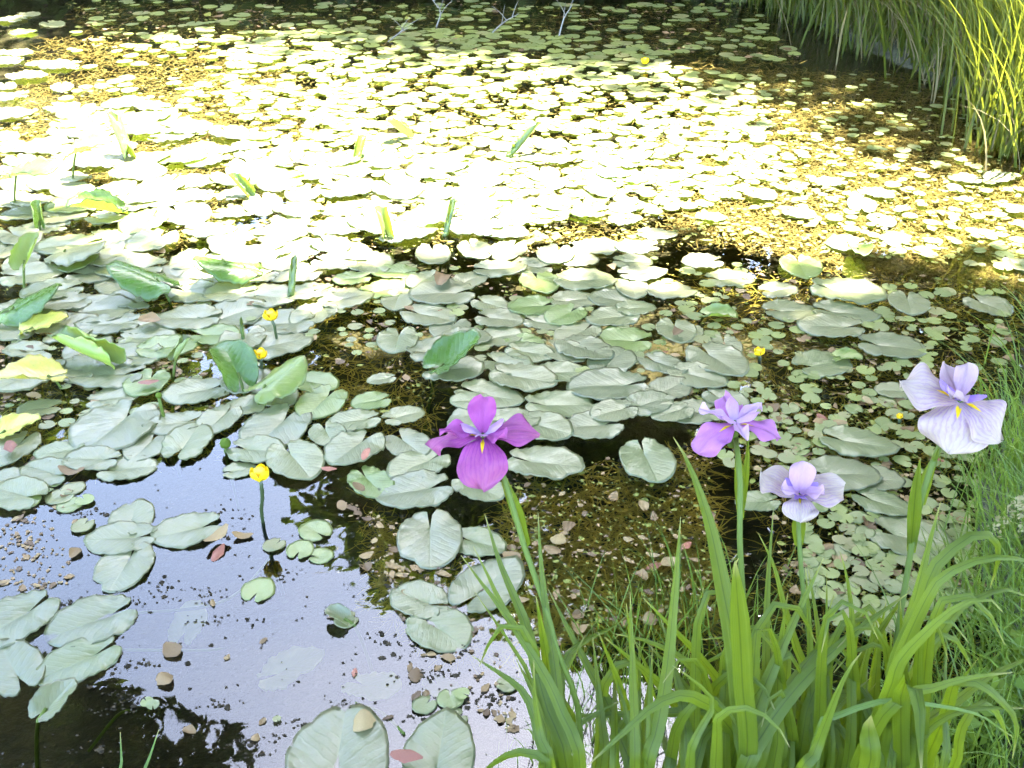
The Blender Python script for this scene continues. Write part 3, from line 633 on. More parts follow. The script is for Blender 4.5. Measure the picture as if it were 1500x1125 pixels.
def bud(px, py, bx, by, d, label):
    B = P(bx, by); T = Q(px, py, B[1]); t = T - B
    root = empty('pond_lily_bud', tuple(B)); tag(root, label, 'flower bud')
    ob('stalk', mesh('stalk', *tube([(0.01, .01, -.2), (0, 0, 0), t], [.0045, .0045, .005], 8, 6), M['stem']), root)
    V, F = lathe([(.1, 0), (.42, .2), (.5, .5), (.40, .8), (.15, 1)]); o = ob('bud', mesh('bud', V, F, M['herb']), root, tuple(t)); o.scale = (d,) * 3
bud(233, 583, 241, 615, .018, 'green bud on a thin upright stalk beside the heart-shaped pad')
bud(331, 656, 330, 662, .030, 'green fruit capsule lying at the edge of the sky reflection')

# ------------------------------------------------------------------ dead leaves, submerged weed, specks, twigs
def dead_mesh(seed, mat):
    rg = np.random.default_rng(seed); V, F, nu, nv = [], [], 7, 5
    k, c = rg.uniform(-3.5, 3.5), rg.uniform(-2.2, 2.2); asp = rg.uniform(.2, .46)
    for i in range(nu):
        u = i / (nu - 1); w = asp * math.sin(math.pi * (0.06 + .9 * u)) ** .8 * (1 + .08 * rg.normal())
        for j in range(nv):
            v = (j / (nv - 1) - .5) * 2
            V.append((v * w, u - .5, 0.10 + k * (v * w) ** 2 + c * (u - .5) ** 2 * .5 + .02 * rg.normal()))
    for i in range(nu - 1):
        for j in range(nv - 1): a = i * nv + j; F.append((a, a + 1, a + nv + 1, a + nv))
    V = np.array(V); V[:, 2] -= V[:, 2].min(); V[:, 2] *= .45
    return mesh('dead_leaf', V, F, mat)
DEAD = [dead_mesh(i, M['dead']) for i in range(14)]; RUS = [dead_mesh(20 + i, M['russet']) for i in range(3)]
def put_dead(px, py, L, me, label, z=0.003, group='dead leaves on the pond'):
    p = P(px, py, z); o = ob('dead_leaf', me, None, tuple(p)); o.scale = (L,) * 3; o.rotation_euler = (random.gauss(0, .1), random.gauss(0, .1), random.uniform(0, 6.28))
    return tag(o, label, 'dead leaf', group)
for px, py, L, russ, lab, z in [(536,665,.05,1,'russet dead leaf between grey pads near the magenta iris',.03),(320,810,.055,1,'dark red dead leaf by the lone pad on the sky reflection',.004),(596,1108,.065,1,'curled russet dead leaf in the notch of a broad pad',.03),
    (993,487,.04,0,'salmon dead leaf lying on a small pad',.028),(15,655,.07,1,'dark curled dead leaf lying on a pad beside yellow leaf',.03),(218,560,.06,1,'dark brown crumpled leaf beside the rolled green leaf',.03),(219,470,.07,0,'tan crumpled leaf on pads behind the rolled leaf',.03),
    (105,690,.07,0,'pinkish brown folded leaf beside the pads at the sky reflection',.01),(355,785,.05,0,'grey-brown striped dead leaf on the sky reflection',.004),(252,953,.05,0,'striped brown dead leaf floating on the open sky reflection',.004),(242,997,.04,0,'pale brown leaf scrap on the open sky reflection',.004),
    (318,785,.07,0,'yellowish leaf touching the lone pad on the sky reflection',.02),(482,687,.04,1,'dark red leaf at the pads edge near the yellow flower',.03),(650,410,.08,0,'orange tan dead leaf at the shade edge',.03),(525,713,.045,0,'pink dead leaf on a pad under the magenta iris',.03),
    (220,433,.05,0,'brown leaf at the humped leaf',.03),(110,810,.04,0,'pink brown leaf scrap by the sky reflection',.004),(533,1060,.055,0,'decaying greenish brown leaf near the bank pads',.005),(848,395,.0,0,'',0),(1083,0,0,0,'',0)]:
    if L: put_dead(px, py, L, random.choice(RUS if russ else DEAD), lab, z)
DL = 'small tan dead leaf floating among the small round pads'
for poly, n, lo, hi in [([(880,390),(1100,400),(1480,420),(1480,560),(1200,700),(1040,650)], 60, .02, .05), ([(1050,620),(1420,560),(1440,900),(1180,900)], 40, .02, .045), ([(740,720),(1010,700),(1000,920),(740,960)], 24, .02, .05),
                        ([(480,740),(580,740),(620,1000),(560,980),(530,860)], 8, .02, .045), ([(0,600),(160,600),(140,760),(0,800)], 12, .02, .04), ([(0,360),(900,360),(900,560),(0,560)], 26, .025, .05), ([(140,860),(720,900),(720,1100),(240,1100)], 14, .015, .03)]:
    for p, L in fill(poly, n, lo, hi, 0.0, False):
        q = to_px(p); put_dead(q[0], q[1], L, random.choice(DEAD if random.random() > .1 else RUS), DL, 0.001)

def strands(n, poly, z0, z1, l0, l1, w, seed, vertical=0.0):
    rg = np.random.default_rng(seed); xs = [p[0] for p in poly]; ys = [p[1] for p in poly]; V, F = [], []
    c = 0
    while c < n:
        px, py = rg.uniform(min(xs), max(xs)), rg.uniform(min(ys), max(ys))
        if not inpoly(px, py, poly): continue
        c += 1
        p = P(px, py); z = rg.uniform(z0, z1); a = rg.uniform(0, 6.28); L = rg.uniform(l0, l1); b = len(V); m = 5; k = rg.normal(0, 1.2)
        q = np.array([p[0], p[1], z])
        for i in range(m):
            s = np.array([-math.sin(a), math.cos(a), rg.normal(0, .3)]) * w * (1 - .5 * i / m) * .5
            V += [q - s, q + s]; a += k / m + rg.normal(0, .25); q = q + np.array([math.cos(a), math.sin(a), rg.normal(0, .12)]) * L / m; q[2] = min(max(q[2], z0), z1)
        for i in range(m - 1): F.append((b + 2 * i, b + 2 * i + 2, b + 2 * i + 3, b + 2 * i + 1))
    return V, F
for nm, lab, mat, zones in [('sun_toned_water_weed', 'mat of golden brown water weed toned for the sunlit surface, far strands imitating reflections', 'weed_sun_toned',
      [(22000, [(1000,95),(1420,105),(1520,250),(1520,420),(1200,380),(1000,330)], -.035, -.003, .04, .13, .0048, 1), (9000, [(60,50),(420,80),(440,220),(0,340),(0,150)], -.035, -.003, .04, .13, .0055, 2), (4000, [(100,0),(1100,0),(1180,95),(120,75)], -.06, -.004, .05, .14, .008, 12), (11000, [(300,90),(1100,110),(1100,350),(0,350),(0,300)], -.05, -.004, .04, .13, .006, 3)]),  # strands along the far water are added to imitate yellow-brown reflections
     ('water_weed', 'threads of olive water weed under the shaded surface', 'weed',
      [(3200, [(740,700),(1040,640),(1060,900),(760,920)], -.09, -.012, .04, .14, .004, 4), (3200, [(1000,380),(1500,380),(1500,640),(1100,660),(980,520)], -.12, -.012, .04, .14, .004, 5), (3000, [(0,400),(640,400),(640,600),(0,650)], -.12, -.012, .04, .15, .004, 6), (1600, [(540,720),(760,900),(700,920),(560,850)], -.12, -.012, .04, .12, .003, 7), (1500, [(1100,640),(1500,640),(1500,1000),(1150,900)], -.10, -.012, .04, .12, .003, 8)])]:
    allV, allF = [], []
    for args in zones:
        v, f = strands(*args); b = len(allV); allV += v; allF += [tuple(i + b for i in q) for q in f]
    tag(ob(nm, mesh(nm, allV, np.array(allF), M[mat])), lab, 'water weed', kind='stuff')
# litter: flakes of leaf, petal and duckweed afloat between the pads; far-water ones added to imitate reflections
def flakes(n, poly, lo, hi, seed):
    rg = np.random.default_rng(seed); xs = [p[0] for p in poly]; ys = [p[1] for p in poly]; pts = []
    cen = [(rg.uniform(min(xs), max(xs)), rg.uniform(min(ys), max(ys))) for _ in range(n // 14)]
    while len(pts) < n:
        c = cen[rg.integers(len(cen))]
        px, py = (c[0] + rg.normal(0, 22), c[1] + rg.normal(0, 9)) if rg.random() < .6 else (rg.uniform(min(xs), max(xs)), rg.uniform(min(ys), max(ys)))
        if inpoly(px, py, poly): pts.append(P(px, py))
    p = np.array(pts); a = rg.uniform(0, 6.28, n); L = rg.uniform(lo, hi, n) * (1 + 1.2 * (rg.random(n) < .12)); q = []
    for k in range(6):
        an = a + k * 1.0472; r = L * .5 * rg.uniform(.65, 1.15, n) * np.where(k % 3 == 0, 1.35, .85)
        q.append(np.stack([p[:, 0] + r * np.cos(an), p[:, 1] + r * np.sin(an), .0012 + .16 * L * rg.random(n)], 1))
    return np.stack(q, 1).reshape(-1, 3), np.arange(n * 6).reshape(n, 6)
for nm, lab, mat, zones in [('leaf_litter', 'brown and tan leaf crumbs floating between the shaded pads, far ones imitating reflections', 'dead', [(700, [(880,380),(1100,390),(1480,410),(1490,560),(1200,700),(1040,650)], .003, .014, 31), (320, [(740,700),(1040,640),(1060,900),(760,940)], .003, .011, 32), (500, [(1080,620),(1450,560),(1460,930),(1150,900)], .004, .016, 33),
          (900, [(0,360),(900,360),(700,600),(0,620)], .005, .018, 34), (260, [(500,730),(700,820),(760,1080),(640,1000),(560,860)], .003, .014, 35), (160, [(0,740),(60,740),(120,860),(0,870)], .003, .012, 36), (350, [(100,0),(1100,0),(1180,90),(120,70)], .01, .03, 37)]),
        ('duckweed', 'yellow-green duckweed and algae crumbs floating between pads, far ones imitating reflections', 'algae', [(1300, [(880,380),(1100,390),(1480,410),(1490,560),(1200,700),(1040,650)], .003, .012, 41), (700, [(740,700),(1040,640),(1060,900),(760,940)], .003, .009, 42), (800, [(1080,620),(1450,560),(1460,930),(1150,900)], .003, .012, 43),
          (1300, [(0,360),(900,360),(640,600),(0,640)], .003, .012, 44), (4200, [(0,150),(300,90),(1100,105),(1500,200),(1500,400),(1100,360),(0,350)], .008, .026, 45), (450, [(100,0),(1100,0),(1180,90),(120,70)], .012, .03, 46)])]:
    Vs, Fs, off = [], [], 0
    for z_ in zones:
        v, f = flakes(*z_); Vs.append(v); Fs.append(f + off); off += len(v)
    tag(ob(nm, mesh(nm, np.vstack(Vs), np.vstack(Fs), M[mat], smooth=False)), lab, 'litter', kind='stuff')
V, F = [], []
rg = np.random.default_rng(77)
cl = [(rg.uniform(60, 760), rg.uniform(740, 1110)) for _ in range(70)]
for i in range(1700):
    if rg.random() < .62: c = cl[rg.integers(len(cl))]; px, py = c[0] + rg.normal(0, 13) * (1 + rg.random()), c[1] + rg.normal(0, 5)
    else: px, py = rg.uniform(40, 1450), rg.uniform(380, 1110)
    p = P(px, min(py, 1124)); s = rg.uniform(.0010, .0032) * (2.0 if rg.random() < .1 else 1.0)
    if any((p[0] - q[0]) ** 2 + (p[1] - q[1]) ** 2 < (q[2] * 1.05) ** 2 for q in placed): continue
    b = len(V); a0 = rg.random() * 6.28; m = 6
    for k in range(m): a = a0 + k * 6.283 / m; V.append((p[0] + s * rg.uniform(.6, 1.3) * math.cos(a) * 1.3, p[1] + s * rg.uniform(.6, 1.3) * math.sin(a), .0015))
    V.append((p[0], p[1], .0015 + s * .7))
    for k in range(m): F.append((b + m, b + k, b + (k + 1) % m))
tag(ob('floating_specks', mesh('floating_specks', V, F, M['speck'])), 'tiny dark specks of debris floating on the sky reflection', 'debris', kind='stuff')
# submerged lily leaves and stalks seen through the sky reflection
for (px, py, L, h, lab) in [(405, 985, .16, 20, 'pale leaf drowned under the sky reflection'), (270, 925, .12, 80, 'smaller drowned leaf under the sky reflection'), (530, 1000, .14, 330, 'drowned leaf near the decaying brown leaf'), (640, 1000, .10, 300, 'drowned leaf beside the three small round pads')]:
    V, F, UV = pad_grid(int(px), ripple=1.6)
    o = ob('sunken_leaf', mesh('sunken_leaf', V, F, M['pad_green'], UV), None, tuple(P(px, py, -.07))); o.scale = (L,) * 3; o.rotation_euler = (R(14), R(-10), R(h - 90)); tag(o, lab, 'lily leaf', 'drowned lily leaves')
for K in [[(180, 900, -.02), (330, 880, -.03), (410, 800, -.02)], [(170, 952, -.02), (290, 953, -.04), (330, 950, -.06)], [(520, 1030, -.002), (560, 1045, -.015), (592, 1075, .004)], [(130, 1100, -.10), (170, 1050, -.03), (190, 1040, -.01)]]:
    o = ob('sunken_stalk', mesh('sunken_stalk', *tube([P(*k) for k in K], [.0035, .004, .003], 12, 6), M['stem'])); tag(o, 'pale lily stalk lying under the sky reflection', 'lily stalk', 'drowned lily stalks')

# ------------------------------------------------------------------ iris plants
CAMP = np.array([0, 0, CAM_H])
def blade_geo(K, W, tw0=0.0, tw1=0.0, n=22, vfold=0.16, taper=0.35):
    Pn = spline(K, n); T = np.gradient(Pn, axis=0); T /= np.linalg.norm(T, axis=1)[:, None] + 1e-9
    V, F, UV = [], [], []; cols = (-1, -.5, 0, .5, 1)
    L = np.r_[0, np.cumsum(np.linalg.norm(np.diff(Pn, axis=0), axis=1))]; L /= L[-1]
    prev = None
    for i in range(n):
        t = L[i]; w = W * (.62 + .38 * min(1, t / .35)) * (1 if t < 1 - taper else max(0.0, 1 - ((t - 1 + taper) / taper) ** 1.6)) * .5 + 0.0003
        d = CAMP - Pn[i]; d = d - T[i] * (d @ T[i]); d /= np.linalg.norm(d) + 1e-9
        a = R(tw0 + (tw1 - tw0) * t); s0 = np.cross(T[i], d); sd_ = s0 * math.cos(a) + d * math.sin(a); nr = np.cross(sd_, T[i])
        if prev is not None and prev @ sd_ < 0: sd_, nr = -sd_, nr
        prev = sd_
        for c in cols:
            V.append(Pn[i] + sd_ * c * w - nr * abs(c) * w * vfold * 2 + nr * w * vfold); UV.append((c, t))
    m = len(cols)
    for i in range(n - 1):
        for j in range(m - 1): a = i * m + j; F.append((a, a + 1, a + m + 1, a + m))
    return V, F, UV
def add_blade(root, pts, W, hy0=1.02, hy1=1.15, tw=(0, 0), mat='blade', name='leaf', base=None, n=36, label=None, taper=.35):
    # pts: photo pixels from the foot of the visible blade to its tip; the blade rises from the plant's base
    d = np.r_[0, np.cumsum([math.dist(pts[i], pts[i + 1]) for i in range(len(pts) - 1)])]; d /= d[-1]
    K = [Q(p[0], p[1], hy0 + (hy1 - hy0) * t) for p, t in zip(pts, d)]
    rl = np.array(root.location)
    b = rl + np.array([random.gauss(0, .03), random.gauss(0, .02), -0.02]) if base is None else np.array(base)
    if K[0][2] > 0.14: K = [b, b * .55 + K[0] * .45 + np.array([0, .02, 0])] + K
    V, F, UV = blade_geo(K, W, tw[0], tw[1], n, taper=taper)
    o = ob(name, mesh(name, np.array(V) - rl, F, M[mat], UV), root)
    return o
def plant(px, hy, label, name='iris_plant'):
    x = Q(px, 1125, hy)[0]; z = float(ground_z(np.array([[x]]), np.array([[hy]]))[0, 0])
    r = empty(name, (x, hy, max(z, -.02))); return tag(r, label, 'iris', 'iris plants on the near bank')
pA = plant(812, 1.10, 'iris plant with one magenta flower and upright narrow leaves')
pB = plant(965, 1.10, 'flowerless iris plant with leaves arching over beside the magenta one')
pC = plant(1092, 1.08, 'iris plant with a small pink-purple flower and one very broad tall leaf')
pE = plant(1180, 1.12, 'iris plant with a pale lilac flower facing upward')
pD = plant(1290, 1.10, 'iris plant with the largest white-lilac flower and long arching leaves')
pF = plant(1372, 1.16, 'flowerless iris plant beside the grassy bank with leaves drooping outward')
A, W1 = add_blade, 0.019
A(pA, [(830,1125),(800,1033),(783,967),(767,907),(733,827),(710,753)], .019, 1.0, 1.2, (20, 10))
A(pA, [(822,1125),(790,983),(763,933),(733,883),(713,840),(693,800)], .018, 1.02, 1.22, (40, 30))
A(pA, [(850,1125),(820,1037),(800,993),(767,940),(733,890),(700,847),(675,813)], .016, .98, 1.15, (0, 10))
A(pA, [(826,1125),(817,1017),(810,957),(800,893),(792,817),(788,750)], .015, 1.02, 1.2, (10, -10))
A(pA, [(920,1150),(910,1083),(890,1030),(863,980),(833,923),(803,863)], .018, 1.02, 1.25, (10, 20))
A(pA, [(822,1080),(820,1020),(823,983),(833,957),(860,937),(900,917),(920,900)], .016, 1.04, 1.25, (60, 20))
A(pA, [(800,1123),(790,1083),(780,1040),(763,1010),(733,987),(690,960)], .020, .98, 1.10, (50, 15))
A(pA, [(806,1123),(793,1083),(783,1017),(782,967)], .017, .95, 1.0, (5, 0))
A(pA, [(800,1130),(790,1108),(753,1103),(715,1125),(700,1150)], .018, .94, .98, (40, 20))
A(pB, [(1075,1060),(1040,1041),(1000,1043),(900,1047),(797,1050)], .015, 1.05, 1.12, (20, 0))
A(pB, [(1075,1110),(1050,1043),(1027,1027),(1000,1018),(960,1033),(917,1070),(860,1122)], .020, 1.04, .92, (30, 0))
A(pB, [(1070,1090),(1050,1033),(1027,997),(1000,965),(950,940),(897,928)], .018, 1.06, 1.15, (40, 20))
A(pB, [(947,1123),(963,1067),(977,983),(987,883),(997,757)], .020, 1.0, 1.15, (10, 30))
A(pB, [(930,1125),(930,1083),(927,983),(923,867)], .014, 1.0, 1.1, (0, 10))
A(pB, [(1060,1125),(1010,1060),(960,1000),(935,950),(925,930)], .016, 1.08, 1.2, (30, 30))
A(pC, [(1095,1130),(1090,1083),(1083,1017),(1073,933),(1060,867),(1040,770),(1010,682),(986,640)], .027, .98, 1.16, (5, 15), label='broad')
A(pC, [(1092,1125),(1088,1000),(1084,920),(1078,840),(1077,812),(1082,818)], .024, .97, .98, (0, 20), taper=.12)
A(pC, [(1100,1125),(1103,1070),(1107,1040),(1127,990),(1150,937),(1180,873),(1207,817)], .022, .98, 1.12, (5, 25))
A(pC, [(1090,1130),(1117,1077),(1143,1037),(1183,990),(1233,943),(1283,903),(1333,867)], .022, .96, 1.12, (20, 0))
A(pC, [(1110,1125),(1140,1030),(1213,937),(1287,897)], .018, 1.0, 1.15, (50, 20))
A(pC, [(1122,1125),(1122,950),(1125,850),(1133,745)], .013, 1.04, 1.22, (0, 20))
A(pC, [(1190,1100),(1180,990),(1167,950),(1147,883),(1133,827),(1110,780)], .016, 1.08, 1.25, (50, 30))
A(pC, [(1050,1090),(1053,1050),(1083,1037),(1113,1043),(1143,1070),(1157,1095)], .016, .93, .88, (40, 0))
A(pC, [(1150,1010),(1140,935),(1093,932),(1025,937)], .013, 1.1, 1.18, (20, 0))
A(pC, [(1010,1125),(1030,1060),(1045,1030),(1020,1000),(985,975)], .018, .96, 1.0, (60, 30))
A(pE, [(1240,1125),(1247,983),(1248,937),(1247,890),(1240,843),(1230,807)], .014, 1.02, 1.12, (30, 10))
A(pE, [(1205,1100),(1203,1000),(1200,937),(1192,880),(1183,830)], .013, 1.06, 1.2, (20, 10))
A(pE, [(1175,1125),(1187,1117),(1213,1050),(1233,1000),(1253,965),(1262,955)], .022, .95, .98, (40, 30))
A(pE, [(1190,1130),(1188,1040),(1186,930),(1180,830)], .015, 1.03, 1.15, (15, 25))
A(pE, [(1215,1125),(1212,1020),(1211,930),(1211,840)], .010, 1.03, 1.15, (15, 25))
A(pE, [(1277,1125),(1280,1030),(1287,940),(1280,900)], .022, 1.06, 1.15, (35, 25))
A(pD, [(1290,1090),(1310,980),(1325,930),(1343,870),(1360,800),(1378,735)], .024, 1.02, 1.15, (20, 35))
A(pD, [(1300,1040),(1313,967),(1350,883),(1367,833),(1400,800),(1433,781),(1457,790),(1463,817),(1450,862)], .021, 1.04, 1.12, (40, 10))
A(pD, [(1300,1040),(1320,960),(1367,860),(1400,833),(1450,817),(1500,820),(1540,838)], .020, 1.02, 1.05, (40, 20))
A(pD, [(1300,1020),(1317,970),(1360,923),(1400,890),(1433,877),(1463,883),(1469,897)], .021, 1.0, .98, (40, 10))
A(pF, [(1320,1040),(1335,997),(1400,897),(1440,873),(1473,863),(1510,877)], .020, 1.1, 1.15, (40, 20))
A(pD, [(1280,1070),(1333,1017),(1360,1010),(1417,993),(1484,985)], .020, .98, .95, (20, 0))
A(pF, [(1320,1020),(1333,1004),(1346,1026),(1348,1083),(1350,1135)], .021, .96, .84, (20, 0), taper=.2)
A(pD, [(1272,1128),(1273,1080),(1273,1052),(1276,1048)], .022, .92, .92, (0, 0), taper=.06)
A(pE, [(1200,1070),(1216,1053),(1293,1027),(1367,1033),(1433,1047),(1483,1080)], .008, .98, 1.0, (20, 0), 'grass')
A(pF, [(1380,1060),(1400,1000),(1433,1000),(1467,1027),(1490,1060),(1483,1112)], .018, 1.06, 1.0, (40, 10))
A(pF, [(1340,1080),(1367,1050),(1400,1027),(1450,990),(1500,967),(1530,955)], .020, 1.08, 1.12, (40, 30))
A(pF, [(1340,1100),(1360,1067),(1400,1043),(1450,1037),(1505,1038)], .018, 1.04, 1.02, (30, 10))
A(pD, [(1255,1125),(1262,1000),(1275,940),(1283,895)], .020, 1.05, 1.12, (20, 40))
A(pF, [(1345,1100),(1352,1000),(1375,930),(1400,860)], .018, 1.10, 1.22, (20, 40))
rgp = random.Random(3)
for r_, x0, x1, n_ in [(pA, 780, 890, 11), (pB, 880, 1050, 20), (pC, 1040, 1160, 16), (pE, 1150, 1250, 17), (pD, 1230, 1350, 18), (pF, 1310, 1400, 12)]:
    for k in range(n_):
        bx = rgp.uniform(x0, x1); top = rgp.uniform(860, 1050); lean = rgp.gauss(0, 55)
        if k % 3 == 2:                            # a leaf that arches over and hangs
            sg = rgp.choice((-1, 1)); sp_ = rgp.uniform(40, 110)
            A(r_, [(bx, 1128), (bx + sg * sp_ * .15, top + 40), (bx + sg * sp_ * .5, top), (bx + sg * sp_ * .85, top + 8), (bx + sg * sp_ * 1.15, top + rgp.uniform(30, 70))], rgp.uniform(.012, .019), rgp.uniform(1.0, 1.12), rgp.uniform(.98, 1.16), (rgp.uniform(20, 60), rgp.uniform(-10, 20)), n=22)
            continue
        A(r_, [(bx, 1128), (bx + lean * .25, 1125 - (1125 - top) * .5), (bx + lean, top)], rgp.uniform(.011, .021), rgp.uniform(1.0, 1.12), rgp.uniform(1.08, 1.2), (rgp.uniform(-60, 60), rgp.uniform(-40, 40)), n=14)

def petal_geo(Lp, Wp, rise, droop, nu=14, nv=9, ruffle=0.05, base_w=.18, peak=.62, cup=0.0, seed=0, tipp=0.0):
    # along +X from the flower's centre; starts at angle 'rise' and bends down by 'droop' degrees
    rg = np.random.default_rng(seed); k1, k2, k3 = rg.random(3) * 6.28
    V, F, UV = [], [], []; pos = np.zeros(2); ang = R(rise)
    for i in range(nu):
        u = i / (nu - 1)
        if i: pos = pos + np.array([math.cos(ang), math.sin(ang)]) * Lp / (nu - 1)
        ang = R(rise) - R(droop) * (3 * u * u - 2 * u ** 3) if True else ang
        s = u / peak if u < peak else 1 - (u - peak) / (1 - peak)
        s = max(0.0, min(1.0, s)); prof = math.sin(s * math.pi / 2) ** (1.2 if u < peak else .68)
        w = Wp * .5 * (base_w * (1 - u) + (1 - base_w * (1 - u)) * prof) * (1 if u < .999 else .22) + .001
        nrm = np.array([-math.sin(ang), math.cos(ang)])
        for j in range(nv):
            v = (j / (nv - 1) - .5) * 2
            off = ruffle * Lp * (abs(v) ** 1.5) * u * (math.sin(5.5 * u * 2 + k1 + v * 1.5) * .6 + math.sin(11 * u + k2 + 3 * v) * .35) + cup * w * v * v - .0025 * math.exp(-(v / .12) ** 2)
            V.append((pos[0] + nrm[0] * off + tipp * Lp * 0, v * w, pos[1] + nrm[1] * off)); UV.append((v, u))
    for i in range(nu - 1):
        for j in range(nv - 1): a = i * nv + j; F.append((a, a + nv, a + nv + 1, a + 1))
    return V, F, UV
def iris_flower(root, px, py, hy, mats, az0, falls, standards, tilt=(0, 0), style=.035, seed=0, stdp=(70, 30)):
    fm, sm, ym = mats; C = Q(px, py, hy) - np.array(root.location)
    fl = ob('flower', mesh('flower', *tube([(0, 0, -.035), (0, 0, -.012), (0, 0, .006)], [.006, .007, .005], 5, 8), M['stem']), root, tuple(C))
    fl.rotation_euler = (R(tilt[0]), R(tilt[1]), 0)
    for k, (L, Wd, rise, droop, da) in enumerate(falls):
        V, F, UV = petal_geo(L, Wd, rise, droop, nu=22, nv=15, ruffle=.19, seed=seed + k, cup=-.12)
        o = ob('fall_petal', mesh('fall_petal', V, F, M[fm], UV), fl, (0, 0, .002)); o.rotation_euler = (0, 0, R(az0 + k * 120 + da))
        V, F, UV = petal_geo(style, .016, 38, 10, nu=9, nv=5, ruffle=.05, base_w=.6, peak=.6, cup=-.5, seed=seed + 20 + k)
        o = ob('style_arm', mesh('style_arm', V, F, M[ym], UV), fl, (0, 0, .007)); o.rotation_euler = (0, 0, R(az0 + k * 120 + da))
    for k, (L, Wd, rise, droop, da) in enumerate(standards):
        V, F, UV = petal_geo(L, Wd, rise, droop, nu=14, nv=9, ruffle=.24, peak=.68, cup=.25, seed=seed + 40 + k)
        o = ob('standard_petal', mesh('standard_petal', V, F, M[sm], UV), fl, (0, 0, .005)); o.rotation_euler = (0, 0, R(az0 + 60 + k * 120 + da))
    return fl
def stem(root, pts, hy0, hy1, r=.0042):
    d = np.linspace(0, 1, len(pts)); K = [Q(p[0], p[1], hy0 + (hy1 - hy0) * t) for p, t in zip(pts, d)]
    rl = np.array(root.location); K = [rl + (0, 0, -.03)] + K
    ob('stem', mesh('stem', np.array((g := tube(K, [r * 1.2, r, r * .9], 26, 8))[0]) - rl, g[1], M['stem']), root)
def spathe(root, pts, W, hy, tw=(0, 0)):
    K = [Q(p[0], p[1], hy) for p in pts]; V, F, UV = blade_geo(K, W, tw[0], tw[1], 12, vfold=.45, taper=.6)
    ob('spathe', mesh('spathe', np.array(V) - np.array(root.location), F, M['blade'], UV), root)
# magenta iris
stem(pA, [(850,1090),(815,950),(800,893),(783,843),(767,797),(752,745),(735,690),(714,652)], 1.08, 1.27)
spathe(pA, [(772,800),(757,750),(742,712),(733,680)], .017, 1.255, (0, 0))
iris_flower(pA, 708, 640, 1.28, ('fall_purple', 'std_purple', 'sty_purple'), 268, [(.090, .068, 8, 78, 0), (.082, .060, 16, 46, -22), (.080, .048, 16, 58, 34)], [(.046, .028, 22, 10, -10), (.054, .038, 58, 26, 0), (.060, .030, 20, 14, -22)], (4, -4), seed=3)
# pink-purple iris, seen side on
stem(pC, [(1100,1060),(1090,900),(1084,800),(1084,745),(1084,700),(1080,660),(1077,640)], 1.1, 1.26)
spathe(pC, [(1085,760),(1084,720),(1082,680),(1078,645)], .014, 1.25); spathe(pC, [(1088,745),(1092,700),(1095,665),(1096,640)], .009, 1.255)
iris_flower(pC, 1076, 622, 1.26, ('fall_pink', 'std_pink', 'sty_purple'), 215, [(.072, .050, 6, 52, 0), (.066, .040, 10, 44, 10), (.060, .036, 14, 20, 0)], [(.050, .016, 14, 6, 0), (.050, .018, 18, 20, 0), (.050, .016, 16, 0, 10)], (3, 0), seed=13)
# pale lilac iris facing up
stem(pE, [(1195,1080),(1188,960),(1178,880),(1173,825),(1170,780),(1170,745)], 1.1, 1.22, .0036)
spathe(pE, [(1170,800),(1170,775),(1172,750),(1175,735)], .018, 1.215)
iris_flower(pE, 1170, 728, 1.22, ('fall_lilac', 'std_pink', 'sty_violet'), 262, [(.048, .046, 24, 62, 0), (.066, .062, 20, 30, -10), (.060, .056, 24, 30, 0)], [(.040, .024, 45, 20, 0), (.046, .034, 62, 20, 0), (.038, .022, 45, 20, 0)], (10, 0), style=.028, seed=23)
# large white-lilac iris
stem(pD, [(1300,1040),(1312,950),(1321,885),(1331,830),(1341,765),(1362,690),(1378,650),(1396,615)], 1.08, 1.24, .0045)
spathe(pD, [(1334,810),(1338,765),(1342,715),(1348,672)], .017, 1.16, (10, 0)); spathe(pD, [(1350,740),(1358,700),(1366,680),(1376,655)], .014, 1.2)
iris_flower(pD, 1405, 588, 1.24, ('fall_lilac', 'std_lilac', 'sty_violet'), 250, [(.082, .090, 2, 74, 0), (.078, .084, 6, 66, -52), (.080, .086, 24, 36, 30)], [(.056, .026, 20, 5, 150), (.050, .028, 55, 30, 0), (.050, .028, 45, 20, 40)], (8, 0), style=.036, seed=33)

# ------------------------------------------------------------------ grasses
def tuft_geo(n, h0, h1, spread, w, rg, lean=(0, 0), droop=.5, seg=6):
    V, F, UV = [], [], []
    for i in range(n):
        h = rg.uniform(h0, h1); a = rg.uniform(0, 6.28); bx, by = rg.normal(0, spread * .35, 2); out = abs(rg.normal(0, .28)); dr = droop * rg.random()
        dirx, diry = math.cos(a), math.sin(a); b = len(V); sa = rg.uniform(0, 6.28); sx, sy = math.cos(sa), math.sin(sa)
        for k in range(seg + 1):
            t = k / seg; r = h * (out * t + dr * t ** 3); z = h * (t - dr * .55 * t ** 3)
            ww = w * (1 - t ** 2) * .5 * (.7 + .6 * rg.random() * 0 + .3) + .0002
            c = (bx + dirx * r + lean[0] * h * t * t, by + diry * r + lean[1] * h * t * t, z - .03)
            V += [(c[0] - sx * ww, c[1] - sy * ww, c[2]), (c[0] + sx * ww, c[1] + sy * ww, c[2])]; UV += [(-1, t * .95), (1, t * .95)]
        for k in range(seg): q = b + 2 * k; F.append((q, q + 1, q + 3, q + 2))
    return V, F, UV
